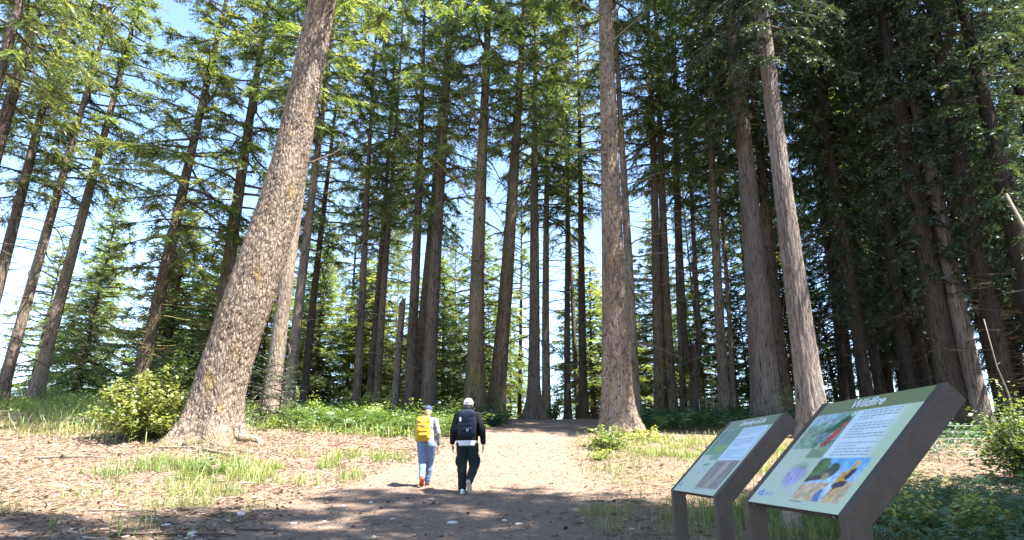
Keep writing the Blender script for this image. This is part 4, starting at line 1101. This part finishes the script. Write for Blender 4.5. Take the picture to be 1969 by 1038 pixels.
    ph = lay(ph, ell(U, V, .845, .39, .022, .014), (.80, .45, .04))
    img = lay(img, q, np.clip(ph * (.55 + .9 * n2[..., None]) * (.8 + .4 * n1[..., None]), 0, 1))
    U, V = U0, V0
    img = lay(img, .9 * rectm(U, V, .47, .60, .052, .058, .002), (.05, .06, .05))
    # purple flowers with a soft edge
    fm = ell(U, V, .31, .27, .10, .105, .35)
    fl = np.stack([.30 + .30 * n2, .26 + .28 * n2, .48 + .28 * n2], -1)
    fl = lay(fl, sstep(.31, .36, V), np.stack([.12 + .2 * n2, .30 + .25 * n2, .14 + .1 * n2], -1))
    img = lay(img, fm, np.clip(fl * (.45 + .9 * n1[..., None]), 0, 1))
    img = textlines(img, U, V, .395, .45, (.30, .28, .26, .24), 3, (.06, .08, .07), .003)
    for a, b, r in (((.05, .09), (.09, .12), .010), ((.09, .12), (.10, .085), .008), ((.07, .075), (.12, .075), .007)):
        img = lay(img, capm(U, V, a, b, r, .003), (.10, .25, .55))
    img = textlines(img, U, V, .125, .24, (.10, .082), 4, (.10, .25, .55), .006)
    return img
def print_life(U, V):
    U0, V0 = U, V
    n1 = fbm(U * 24, V * 24, seed=95, octv=4); n2 = fbm(U * 60, V * 60, seed=96, octv=3); n3 = vnoise(U * 46, V * 3, seed=97)
    img = np.ones(U.shape + (3,)) * np.array([.52, .57, .45])
    img = lay(img, rectm(U, V, -1, 2, .865, 2), (.20, .235, .12))
    img = lay(img, rectm(U, V, .46, .93, .43, .862), (.60, .72, .82))
    ph = np.stack([.08 + .16 * n1, .17 + .24 * n1, .07 + .08 * n1], -1)
    ph = lay(ph, sstep(.52, .66, n3) * sstep(.55, .68, V) * .9, (.22, .34, .40))
    ph = lay(ph, (1 - sstep(.36, .46, n3)) * sstep(.58, .7, V) * .9, (.07, .09, .08))
    ph = lay(ph, ell(U, V, .3, .60, .12, .05) * .7 * (.5 + n2), (.26, .38, .06))
    img = lay(img, sstep(0, .05, U) * rectm(U, V, -.1, .46, .50, .86), np.clip(ph * (.7 + .6 * n2[..., None]), 0, 1))
    img = lay(img, .8 * rectm(U, V, .24, .46, .43, .50), (.22, .32, .2))
    img = textlines(img, U, V, .26, .44, (.485, .465, .445), 5, (.07, .1, .06), .003)
    img = textlines(img, U, V, .50, .88, list(np.arange(.84, .76, -.026)) + list(np.arange(.70, .60, -.026)) + list(np.arange(.56, .45, -.026)), 6, (.09, .11, .13))
    ph = np.stack([.10 + .32 * n1 * n2 * 2, .085 + .24 * n1 * n2 * 2, .095 + .2 * n1 * n2 * 2], -1)
    ph = lay(ph, capm(U, V, (.70, .10), (.74, .36), .05) * .75, np.stack([.42 + .2 * n2, .29 + .18 * n2, .2 + .15 * n2], -1))
    img = lay(img, rectm(U, V, .47, .95, .07, .42), np.clip(ph, 0, 1))
    img = lay(img, .9 * rectm(U, V, .47, .62, .050, .057, .002), (.05, .06, .05))
    img = lay(img, ell(U, V, .27, .30, .05, .055, .3), np.clip(np.stack([.36 + .3 * n2, .34 + .3 * n2, .55 + .2 * n2], -1), 0, 1))
    img = lay(img, capm(U, V, (.24, .36), (.34, .37), .016), (.10, .30, .08))
    img = lay(img, capm(U, V, (.25, .22), (.27, .27), .008), (.25, .2, .35))
    img = textlines(img, U, V, .15, .20, (.24, .22), 7, (.2, .25, .25), .003)
    for a, b, r in (((.05, .09), (.08, .12), .010), ((.08, .12), (.10, .085), .008), ((.06, .075), (.12, .075), .007)):
        img = lay(img, capm(U, V, a, b, r, .003), (.10, .25, .55))
    return img

def sign(name, B1, L, W, az, title, tsize, tu, paint, label):
    t_ = R(45); a = R(az)
    w = Vector((math.sin(a), math.cos(a), 0)); s_ = Vector((math.cos(a) * math.cos(t_), -math.sin(a) * math.cos(t_), math.sin(t_)))
    hx = Vector((math.cos(a), -math.sin(a), 0)); N = (-w).cross(s_).normalized()
    B1 = Vector(B1); z0 = float(hgt(B1.x, B1.y))
    root = bpy.data.objects.new(name, None); COL.objects.link(root); root.location = (B1.x, B1.y, z0)
    tag(root, label, 'sign', 'interpretive signs beside the path')
    O = B1 - root.location; FB = O + w * W          # near and far bottom corners of the panel
    T = .104; bw = .058
    # supports: post and 45 degree arm in one piece, mitred
    c45 = math.cos(t_)
    for q, p0 in enumerate((O - w * bw, FB)):
        hp = p0.z + .35
        prof = [(0, 0), (L * c45 + .004, L * c45 + .004), (L * c45 + .707 * T, L * c45 - .707 * T), (T, -.414 * T), (T, -hp), (0, -hp)]
        vs = [p0 + hx * x + Vector((0, 0, z)) for x, z in prof] + [p0 + w * bw + hx * x + Vector((0, 0, z)) for x, z in prof]
        mb = MB(); mb.add(vs, [(0, 1, 2, 3), (0, 3, 4, 5), (9, 8, 7, 6), (11, 10, 9, 6)] + [(k, 6 + k, 6 + (k + 1) % 6, (k + 1) % 6) for k in range(6)])
        me = mb.mesh('support', M['sign_metal'])
        bm = bmesh.new(); bm.from_mesh(me); bmesh.ops.dissolve_limit(bm, angle_limit=.01, verts=bm.verts, edges=bm.edges); bm.to_mesh(me); bm.free()
        bevel_mesh(me, .004, 2)
        link('support', me, root)
    # backing tray and panel between the supports, 3 mm below the arms' faces
    Mx = Matrix((tuple(-w), tuple(s_), tuple(N))).transposed()
    cen = O + w * (W / 2) + s_ * (L / 2)
    mb = MB(); mb.box(cen - N * .020, (W - .002, L - .006, .030), Mx)
    link('backing_tray', mb.mesh('backing_tray', M['sign_metal']), root)
    nu, nv = 230, 190
    U, V = np.meshgrid(np.linspace(0, 1, nu), np.linspace(0, 1, nv))
    img = np.clip(paint(U, V), 0.01, .9)
    o3 = np.array(FB - N * .0030); uv = np.array(-w) * W; vv = np.array(s_) * L
    P = o3[None, None] + (U * .998 + .001)[..., None] * uv + V[..., None] * vv
    I = np.arange(nu * nv).reshape(nv, nu)
    F = np.stack([I[:-1, :-1], I[:-1, 1:], I[1:, 1:], I[1:, :-1]], -1).reshape(-1, 4)
    pan = link('panel', mesh_np('panel', P.reshape(-1, 3), F, img.reshape(-1, 3), True, [M['print']]), root)
    # raised title
    cu = bpy.data.curves.new('title', 'FONT'); cu.body = title; cu.size = tsize; cu.align_x = 'CENTER'; cu.align_y = 'CENTER'; cu.shear = .12; cu.extrude = .0006; cu.offset = tsize * .012
    to = bpy.data.objects.new('title_tmp', cu); COL.objects.link(to)
    dg = bpy.context.evaluated_depsgraph_get(); dg.update()
    me = bpy.data.meshes.new_from_object(to.evaluated_get(dg)); bpy.data.objects.remove(to)
    Mt = Matrix.Translation(FB + (-w) * (W * tu) + s_ * (L * .932) - N * .0012) @ Mx.to_4x4()
    me.transform(Mt); me.materials.clear(); me.materials.append(M['ink_white']); me.name = 'title_lettering'
    link('title_lettering', me, pan)
    # screws of the lower edge
    mb = MB()
    for k in (.06, .94):
        c = FB + (-w) * (W * k) - N * .020 - s_ * .0005
        mb.tube([c, c - s_ * .004], .006, 8)
    link('screws', mb.mesh('screws', M['galv']), root)
    return root
sign('information_sign', (1.350, 2.73, 1.294), .760, .9335, -2.0, 'Wildfire', .088, .49, print_wildfire, 'larger nearer brown sign titled Wildfire with a slanted printed panel')
sign('information_sign', (1.329, 4.32, 1.289), .760, .945, -1.8, 'Diversity of Life', .072, .55, print_life, 'farther brown sign titled Diversity of Life, standing behind the Wildfire sign')

# ------------------------------------------------------------------ people
def remesh(prims, voxel, name, mat, smooth_it=6, noise_amp=0.0, nfreq=12, seed=0, squash=None):
    """prims: ('c', p0, r0, p1, r1) tapered capsule or ('e', centre, (rx,ry,rz)) -> one continuous skin"""
    bm = bmesh.new()
    for p in prims:
        if p[0] == 'e':
            r = bmesh.ops.create_icosphere(bm, subdivisions=3, radius=1.0)
            for v in r['verts']:
                v.co = Vector((v.co.x * p[2][0], v.co.y * p[2][1], v.co.z * p[2][2])) + Vector(p[1])
        else:
            if p[0] == 'k':      # flat-ended elliptic frustum: centre, z0, z1, (rx, ry) at each end
                _, c0, z0_, z1_, ra_, rb_ = p
                lo = [bm.verts.new((c0[0] + math.cos(q_ / 32 * 6.2832) * ra_[0], c0[1] + math.sin(q_ / 32 * 6.2832) * ra_[1], z0_)) for q_ in range(32)]
                hi = [bm.verts.new((c0[0] + math.cos(q_ / 32 * 6.2832) * rb_[0], c0[1] + math.sin(q_ / 32 * 6.2832) * rb_[1], z1_)) for q_ in range(32)]
                bm.faces.new(lo[::-1]); bm.faces.new(hi)
                for q_ in range(32): bm.faces.new((lo[q_], lo[(q_ + 1) % 32], hi[(q_ + 1) % 32], hi[q_]))
                continue
            _, a, ra, b, rb = p[:5]; a, b = Vector(a), Vector(b)
            sq = p[5] if len(p) > 5 else 1.0
            d = b - a; l = d.length; q = Vector((0, 0, 1)).rotation_difference(d.normalized()) if l > 1e-6 else Quaternion()
            r = bmesh.ops.create_uvsphere(bm, u_segments=16, v_segments=10, radius=1.0)
            for v in r['verts']:
                k = rb if v.co.z > 0.001 else (ra if v.co.z < -.001 else (ra + rb) / 2)
                z = v.co.z * k + (l if v.co.z > .001 else (0 if v.co.z < -.001 else l / 2))
                pt = q @ Vector((v.co.x * k, v.co.y * k, z))
                if sq != 1.0: pt.y *= sq
                v.co = pt + a
    me = bpy.data.meshes.new(name); bm.to_mesh(me); bm.free()
    ob = bpy.data.objects.new('tmp', me); COL.objects.link(ob)
    m = ob.modifiers.new('r', 'REMESH'); m.mode = 'VOXEL'; m.voxel_size = voxel; m.use_smooth_shade = True
    s = ob.modifiers.new('s', 'SMOOTH'); s.iterations = smooth_it; s.factor = .5
    dg = bpy.context.evaluated_depsgraph_get(); dg.update()
    out = bpy.data.meshes.new_from_object(ob.evaluated_get(dg))
    bpy.data.objects.remove(ob); bpy.data.meshes.remove(me)
    out.name = name
    if noise_amp:
        n = len(out.vertices); co = np.empty(n * 3, np.float32); no = np.empty(n * 3, np.float32)
        out.vertices.foreach_get('co', co); out.vertices.foreach_get('normal', no)
        co = co.reshape(-1, 3); no = no.reshape(-1, 3)
        f = fbm(co[:, 0] * nfreq, co[:, 1] * nfreq, co[:, 2] * nfreq * 1.6, seed=seed, octv=3) - .5
        co = co + no * (f * 2 * noise_amp)[:, None]
        out.vertices.foreach_set('co', co.astype(np.float32).ravel())
    out.materials.clear(); out.materials.append(mat)
    out.polygons.foreach_set('use_smooth', np.ones(len(out.polygons), bool))
    out.update()
    return out

M['skin'] = simple('skin', (.52, .31, .225), .55, .35, var=.06, nscale=40, bump=.05)
def cloth(name, col, rough=.9, ns=300, var=.12): return simple(name, col, rough, .15, var=var, nscale=ns, bump=.25, bdist=.002)
M['black_fleece'] = cloth('black_fleece', (.012, .012, .014))
M['dark_trousers'] = cloth('dark_trousers', (.014, .022, .026))
M['white_tee'] = cloth('white_tee', (.62, .64, .70))
M['navy_pack'] = cloth('navy_pack', (.018, .024, .045), .6)
M['pack_trim'] = cloth('pack_trim', (.012, .012, .016), .6)
M['cap_white'] = cloth('cap_white', (.72, .68, .63))
M['cap_navy'] = cloth('cap_navy', (.05, .065, .12))
M['hair_dark'] = simple('hair_dark', (.035, .024, .018), .6, .4, var=.3, nscale=150, bump=.5)
M['hair_blond'] = simple('hair_blond', (.42, .25, .12), .55, .4, var=.3, nscale=150, bump=.5)
M['grey_top'] = cloth('grey_top', (.21, .215, .24))
M['jeans'] = cloth('jeans', (.12, .18, .30), var=.25, ns=120)
M['yellow_pack'] = cloth('yellow_pack', (.44, .29, .03), .55)
M['strap_grey'] = cloth('strap_grey', (.10, .10, .11), .6)
M['shoe_white'] = cloth('shoe_white', (.62, .64, .66), .6)
M['shoe_grey'] = cloth('shoe_grey', (.20, .19, .17), .7)
M['sole_pale'] = cloth('sole_pale', (.50, .47, .40), .7)
M['shoe_red'] = cloth('shoe_red', (.50, .095, .05), .6)
M['sole_orange'] = cloth('sole_orange', (.36, .08, .045), .6)
M['shoe_dark'] = cloth('shoe_dark', (.045, .035, .04), .7)
M['chrome'] = simple('buckle', (.6, .6, .65), .3, .5, .8, bump=0)

def hand_prims(wrist, sgn, curl=.35, k=1.0):
    """a hanging hand: palm toward the thigh, four unequal curled fingers, thumb off the front side"""
    w = Vector(wrist); pr = []
    palm = w + Vector((0, .012, -.085)) * k
    for dy in (-.024, -.008, .008, .024):
        pr.append(('c', w + Vector((0, dy * .6, -.01)) * k, .017 * k, palm + Vector((0, dy, 0)) * k, .0125 * k))
    for i, (dy, ln) in enumerate(((-.031, .060), (-.0105, .074), (.0105, .080), (.031, .070))):
        b = palm + Vector((0, dy, -.002)) * k
        m_ = b + Vector((-sgn * .006, .010 + .1 * dy, -ln * .5)) * k
        e = m_ + Vector((-sgn * (.010 + curl * .03), .006, -ln * .46)) * k
        pr += [('c', b, .0095 * k, m_, .0088 * k), ('c', m_, .0088 * k, e, .0075 * k)]
    tb = w + Vector((-sgn * .006, .026, -.035)) * k
    tm = tb + Vector((-sgn * .012, .026, -.030)) * k; te = tm + Vector((-sgn * .008, .006, -.032)) * k
    pr += [('c', tb, .0125 * k, tm, .0105 * k), ('c', tm, .0105 * k, te, .0085 * k)]
    return pr

def shoe(name, heel, toe, mat, solemat, parent, rot_up, width=.046, L=.27):
    """shoe along heel->toe with a separate sole; rot_up: the shoe's own up vector"""
    heel, toe = Vector(heel), Vector(toe); f = (toe - heel).normalized(); u = Vector(rot_up); u = (u - f * u.dot(f)).normalized(); r = f.cross(u)
    me = remesh([('c', heel + u * .040 + f * .015, .040, heel + u * .036 + f * L * .45, .044), ('c', heel + u * .036 + f * L * .45, .044, heel + u * .026 + f * (L - .07), .032),
                 ('c', heel + u * .035 + f * .02, .038, heel + u * .095 + f * .035, .040), ('c', heel + f * (L * .5) + u * .03 + r * .012, .036, heel + f * (L * .6) + u * .028 - r * .01, .038)], .008, name, mat, 5)
    o = link(name, me, parent)
    mb = MB(); out = []
    for (t, hw) in ((-.03, .012), (-.015, .03), (.03, .040), (.09, .038), (.14, .043), (.19, .046), (.225, .038), (.245, .018)):
        out.append((t, hw))
    n = len(out); rim = [(t, hw) for t, hw in out] + [(t, -hw) for t, hw in reversed(out)]
    lo = [heel + f * t + r * x - u * .012 for t, x in rim]; hi = [heel + f * t + r * x * 1.04 + u * .014 for t, x in rim]
    m = len(rim)
    mb.add(lo + hi, [tuple(range(m)), tuple(range(2 * m - 1, m - 1, -1))] + [(k, m + k, m + (k + 1) % m, (k + 1) % m) for k in range(m)])
    link('sole', mb.mesh('sole', solemat), o)
    return o

def cap_obj(parent, c, rx, ry, rz, mat, tilt=.12, opening=True):
    bm = bmesh.new(); bmesh.ops.create_uvsphere(bm, u_segments=28, v_segments=18, radius=1.0)
    kill = []
    for f_ in bm.faces:
        m = f_.calc_center_median()
        if m.z < -.12 or (opening and m.y < -.6 and m.z < .26 - 1.6 * m.x * m.x and abs(m.x) < .42 and m.z > -.04 - .0): kill.append(f_)
    bmesh.ops.delete(bm, geom=kill, context='FACES')
    for v in bm.verts: v.co = Vector((v.co.x * rx, v.co.y * ry, v.co.z * rz))
    # brim
    n = 13; vs = []
    for i in range(n):
        an = math.pi * (.1 + .8 * i / (n - 1)); x = math.cos(an)
        vs.append((bm.verts.new((x * rx * .98, math.sin(an) * ry * .98, -.008)), bm.verts.new((x * rx * 1.0, math.sin(an) * ry * 1.0 + .075 * math.sin(an) ** .7, -.022 + .012 * math.sin(an)))))
    for i in range(n - 1):
        bm.faces.new((vs[i][0], vs[i][1], vs[i + 1][1], vs[i + 1][0]))
    bmesh.ops.solidify(bm, geom=bm.faces[:], thickness=.004)
    me = bpy.data.meshes.new('cap'); bm.to_mesh(me); bm.free(); me.materials.append(mat)
    me.polygons.foreach_set('use_smooth', np.ones(len(me.polygons), bool))
    o = link('cap', me, parent, c, (tilt, 0, 0))
    mb = MB(); mb.add([(rx * 1.0 * math.cos(a_), ry * 1.0 * math.sin(a_), z) for z in (-.018, .006) for a_ in np.linspace(0, 6.283, 25)[:-1]], [(k, (k + 1) % 24, 24 + (k + 1) % 24, 24 + k) for k in range(24)], True)
    link('band', mb.mesh('band', mat), o)
    return o

def head_prims(c, k=1.0):
    c = Vector(c)
    return [('e', c, (.074 * k, .092 * k, .108 * k)), ('e', c + Vector((0, .035, -.055)) * k, (.054 * k, .052 * k, .055 * k)), ('c', c + Vector((0, .092, .0)) * k, .010 * k, c + Vector((0, .104, -.028)) * k, .013 * k),
            ('e', c + Vector((.076, -.005, -.012)) * k, (.010 * k, .020 * k, .031 * k)), ('e', c + Vector((-.076, -.005, -.012)) * k, (.010 * k, .020 * k, .031 * k)),
            ('e', c + Vector((0, .080, -.06)) * k, (.022 * k, .014 * k, .008 * k)), ('e', c + Vector((.03, .083, .012)) * k, (.014 * k, .008 * k, .008 * k)), ('e', c + Vector((-.03, .083, .012)) * k, (.014 * k, .008 * k, .008 * k))]

def face_bits(parent, c, k=1.0):
    c = Vector(c)
    for s in (-1, 1):
        mb = MB(); b = c + Vector((s * .03, .088, .010)) * k
        mb.tube([b - Vector((.010 * k, 0, 0)), b + Vector((0, .004 * k, 0)), b + Vector((.010 * k, 0, 0))], [.002 * k, .006 * k, .002 * k], 8)
        link('eye', mb.mesh('eye', M['hair_dark']), parent)

# ---- the man
mx, my = -.83, 11.85
man = bpy.data.objects.new('person', None); COL.objects.link(man); man.location = (mx, my, float(hgt(mx, my)) + .005); man.rotation_euler = (0, 0, R(-3))
tag(man, 'person in a white cap, black hooded top and dark trousers walking away up the path', 'person', 'walkers on the path')
hc = (0, .045, 1.585)
Lw, Rw = (-.285, .035, .875), (.300, -.015, .870)
body = head_prims(hc) + [('c', (0, .02, 1.40), .055, (0, .035, 1.52), .050), ('c', (-.17, 0, 1.37), .06, (.17, 0, 1.37), .06), ('c', (0, .01, 1.28), .13, (0, 0, .92), .125, .8), ('c', (-.08, 0, .86), .085, (.08, 0, .86), .085)]
for sh, el_, wr in (((-.185, 0, 1.365), (-.262, -.02, 1.10), Lw), ((.185, 0, 1.365), (.275, -.06, 1.095), Rw)):
    body += [('c', sh, .052, el_, .040), ('c', el_, .040, wr, .024)]
body += hand_prims(Lw, -1) + hand_prims(Rw, 1)
legs_m = [((-.098, 0, .85), (-.088, .03, .47), (-.068, .0, .09)), ((.098, 0, .85), (.128, .06, .47), (.062, -.22, .185))]
for hp, kn, an in legs_m: body += [('c', hp, .075, kn, .050), ('c', kn, .050, an, .034)]
b_ = link('body', remesh(body, .0062, 'body', M['skin'], 3), man)
face_bits(man, hc)
jk = [('c', (-.145, 0, 1.37), .085, (.145, 0, 1.37), .085, .85), ('c', (0, -.005, 1.33), .155, (0, 0, 1.1), .165, .8), ('c', (-.07, 0, 1.28), .12, (-.085, 0, 1.08), .115, .9), ('c', (.07, 0, 1.28), .12, (.085, 0, 1.08), .115, .9),
      ('k', (0, 0), .925, 1.15, (.205, .150), (.205, .145)), ('c', (0, -.045, 1.45), .060, (0, .0, 1.475), .068), ('c', (-.07, -.04, 1.44), .045, (.07, -.04, 1.44), .045)]
for sh, el_, wr in (((-.185, 0, 1.375), (-.262, -.02, 1.10), (-.283, .03, .905)), ((.185, 0, 1.375), (.277, -.06, 1.095), (.297, -.012, .90))):
    jk += [('c', sh, .084, el_, .068), ('c', el_, .068, wr, .050)]
link('hooded_top', remesh(jk, .013, 'hooded_top', M['black_fleece'], 4, .007, 9, 3), man)
tee = [('k', (0, -.002), .835, .96, (.200, .152), (.196, .140))]
link('tee_shirt', remesh(tee, .012, 'tee_shirt', M['white_tee'], 2, .003, 12, 4), man)
tr = [('c', (-.085, 0, .86), .108, (.085, 0, .86), .108, .95), ('c', (-.1, 0, .84), .118, (-.092, .03, .47), .092), ('c', (-.092, .03, .47), .092, (-.072, .0, .10), .078), ('c', (.1, 0, .84), .118, (.130, .06, .47), .092),
      ('c', (.130, .06, .47), .092, (.068, -.19, .215), .074), ('e', (-.185, .03, .58), (.035, .07, .10)), ('e', (.205, .04, .58), (.035, .07, .10))]
link('trousers', remesh(tr, .012, 'trousers', M['dark_trousers'], 3, .014, 9, 6), man)
shoe('shoe', (-.068, -.06, .014), (-.085, .21, .014), M['shoe_white'], M['sole_pale'], man, (0, 0, 1))
shoe('shoe', (.062, -.285, .205), (.085, -.125, .02), M['shoe_grey'], M['sole_pale'], man, (0, .7, .6))
cap_obj(man, (0, .045, 1.615), .093, .110, .098, M['cap_white'])
mb = MB(); link('hair', remesh([('e', (0, .02, 1.565), (.080, .082, .075)), ('e', (0, -.02, 1.53), (.062, .05, .035))], .008, 'hair', M['hair_dark'], 3, .003, 40, 2), man)
# his rucksack, a thing carried on the back
def pack(name, loc, rz, w, d, h_, mat, trim, label, grp, bulge=1.0, lid=True, wr=.006, tiltx=0):
    root = bpy.data.objects.new(name, None); COL.objects.link(root); root.location = loc; root.rotation_euler = (tiltx, 0, rz)
    tag(root, label, 'backpack', grp)
    a, b, c = w / 2, d / 2, h_
    pr = []
    for zx in np.linspace(.12, .84, 15):
        k = 1 - .16 * max(0, (zx - .5) / .5) ** 1.5 - .08 * max(0, (.3 - zx) / .3)
        e = b * (.80 + .16 * math.sin(math.pi * min(1, zx * 1.15)))
        pr.append(('c', (-(a - e) * k, 0, c * zx), e * k, ((a - e) * k, 0, c * zx), e * k))
    pr.append(('c', (-a * .35, .0, c * .90), b * .60, (a * .35, .0, c * .90), b * .60))
    link('sack', remesh(pr, .010, 'sack', mat, 5, wr, 10, 8), root)
    pk = remesh([('c', (-a * .38, -b * .78, c * .22), b * .42, (a * .38, -b * .78, c * .22), b * .42), ('c', (-a * .36, -b * .72, c * .40), b * .40, (a * .36, -b * .72, c * .40), b * .40)], .010, 'pocket', mat, 4, wr * .7, 12, 9)
    po = link('pocket', pk, root)
    mb = MB(); mb.tube([(-a * .5, -b * 1.06, c * .50), (0, -b * 1.10, c * .515), (a * .5, -b * 1.06, c * .50)], .004, 6); link('zip', mb.mesh('zip', trim), po)
    for zz in (.62, .80):
        mb = MB(); mb.tube([(-a * .98, b * .2, c * zz), (-a * .75, -b * .82, c * zz), (0, -b * 1.0, c * (zz - .02)), (a * .75, -b * .82, c * zz), (a * .98, b * .2, c * zz)], .006, 5); link('compression_strap', mb.mesh('compression_strap', trim), root)
    mb = MB(); mb.tube([(-.03, b * .3, c * .98), (-.02, b * .2, c * 1.06), (.02, b * .2, c * 1.06), (.03, b * .3, c * .98)], .007, 6); link('grab_loop', mb.mesh('grab_loop', trim), root)
    return root
bz = man.location.z
pk1 = pack('backpack', (mx + .005, my - .215, bz + 1.015), R(-3), .345, .20, .46, M['navy_pack'], M['pack_trim'], 'dark navy backpack with a white tag and pale clip on the person in black', 'backpacks worn by the walkers')
for s in (-1, 1):
    mb = MB(); mb.tube([(s * .10, .08, .46), (s * .12, .16, .50), (s * .125, .24, .47), (s * .13, .345, .34), (s * .135, .33, .12), (s * .14, .19, .04), (s * .13, .07, .05)], .016, 6); link('strap', mb.mesh('strap', M['pack_trim']), pk1)
mb = MB(); mb.box((-.118, -.095, .285), (.032, .010, .075)); link('tag', mb.mesh('tag', M['white_tee']), pk1)
mb = MB(); mb.tube([(.012, -.135, .115), (.010, -.140, .075), (.022, -.140, .060), (.036, -.140, .075), (.036, -.135, .115)], .005, 6); link('clip', mb.mesh('clip', M['chrome']), pk1)

# ---- the woman
wx, wy = -1.70, 12.72
wom = bpy.data.objects.new('person', None); COL.objects.link(wom); wom.location = (wx, wy, float(hgt(wx, wy)) + .005); wom.rotation_euler = (0, 0, R(6))
tag(wom, 'person in a navy cap, grey top and blue jeans walking away on the left', 'person', 'walkers on the path')
hc = (.0, .04, 1.455); k = .93
Lw, Rw = (-.195, .17, .87), (.235, .03, .79)
arms = (((-.158, 0, 1.255), (-.215, -.01, 1.03), Lw), ((.158, 0, 1.255), (.222, -.05, 1.01), Rw))
body = head_prims(hc, k) + [('c', (0, .015, 1.28), .048, (0, .03, 1.39), .044), ('c', (-.15, 0, 1.255), .05, (.15, 0, 1.255), .05), ('c', (0, .01, 1.17), .11, (0, 0, .88), .105, .8), ('c', (-.08, 0, .80), .09, (.08, 0, .80), .09)]
for sh, el_, wr in arms: body += [('c', sh, .042, el_, .034), ('c', el_, .034, wr, .021)]
body += hand_prims(Lw, -1, k=.9) + hand_prims(Rw, 1, k=.9)
for hp, kn, an in (((-.085, 0, .79), (-.072, .07, .44), (-.058, -.16, .185)), ((.085, 0, .79), (.065, .16, .45), (.03, .22, .095))): body += [('c', hp, .075, kn, .046), ('c', kn, .046, an, .030)]
link('body', remesh(body, .006, 'body', M['skin'], 3), wom)
face_bits(wom, hc, k)
tp = [('c', (-.12, 0, 1.26), .068, (.12, 0, 1.26), .068, .85), ('c', (0, 0, 1.20), .135, (0, 0, 1.0), .130, .8), ('k', (0, 0), .835, 1.06, (.172, .128), (.150, .115)), ('c', (0, .01, 1.30), .058, (0, .02, 1.335), .052)]
for sh, el_, wr in (((-.158, 0, 1.26), (-.215, -.01, 1.03), (-.2, .15, .885)), ((.158, 0, 1.26), (.222, -.05, 1.01), (.234, .022, .815))): tp += [('c', sh, .062, el_, .052), ('c', el_, .052, wr, .038)]
link('sweater', remesh(tp, .012, 'sweater', M['grey_top'], 3, .010, 12, 13), wom)
jn = [('c', (-.075, 0, .82), .098, (.075, 0, .82), .098, .95), ('c', (-.088, 0, .78), .108, (-.075, .07, .44), .078), ('c', (-.075, .07, .44), .078, (-.06, -.14, .185), .066), ('c', (.088, 0, .78), .108, (.068, .16, .45), .078), ('c', (.068, .16, .45), .078, (.033, .21, .125), .066),
      ('e', (-.07, -.05, .80), (.085, .085, .09)), ('e', (.07, -.05, .80), (.085, .085, .09))]
link('jeans', remesh(jn, .012, 'jeans', M['jeans'], 3, .013, 10, 15), wom)
shoe('shoe', (-.058, -.215, .150), (-.070, -.01, .02), M['shoe_red'], M['sole_orange'], wom, (0, .7, .6), L=.25)
shoe('shoe', (.03, .165, .016), (.035, .42, .016), M['shoe_dark'], M['sole_orange'], wom, (0, 0, 1), L=.25)
cap_obj(wom, (0, .04, 1.482), .086, .100, .088, M['cap_navy'])
hr = [('e', (0, .01, 1.435), (.076, .080, .078)), ('e', (0, -.03, 1.40), (.060, .05, .045)), ('c', (0, -.085, 1.455), .024, (.005, -.125, 1.40), .032), ('c', (.005, -.125, 1.40), .032, (.015, -.130, 1.30), .022), ('c', (.015, -.13, 1.30), .022, (.018, -.13, 1.245), .010)]
link('hair', remesh(hr, .008, 'hair', M['hair_blond'], 2, .004, 45, 3), wom)
bz = wom.location.z
pk2 = pack('backpack', (wx - .065, wy - .185, bz + .875), R(9), .30, .19, .455, M['yellow_pack'], M['strap_grey'], 'bright yellow backpack on the person in the grey top', 'backpacks worn by the walkers', wr=.016)
for s in (-1, 1):
    mb = MB(); mb.tube([(s * .085, .08, .40), (s * .10, .14, .43), (s * .105, .21, .41), (s * .11, .285, .30), (s * .12, .27, .12), (s * .13, .16, .04), (s * .12, .06, .05)], .014, 6); link('strap', mb.mesh('strap', M['strap_grey']), pk2)
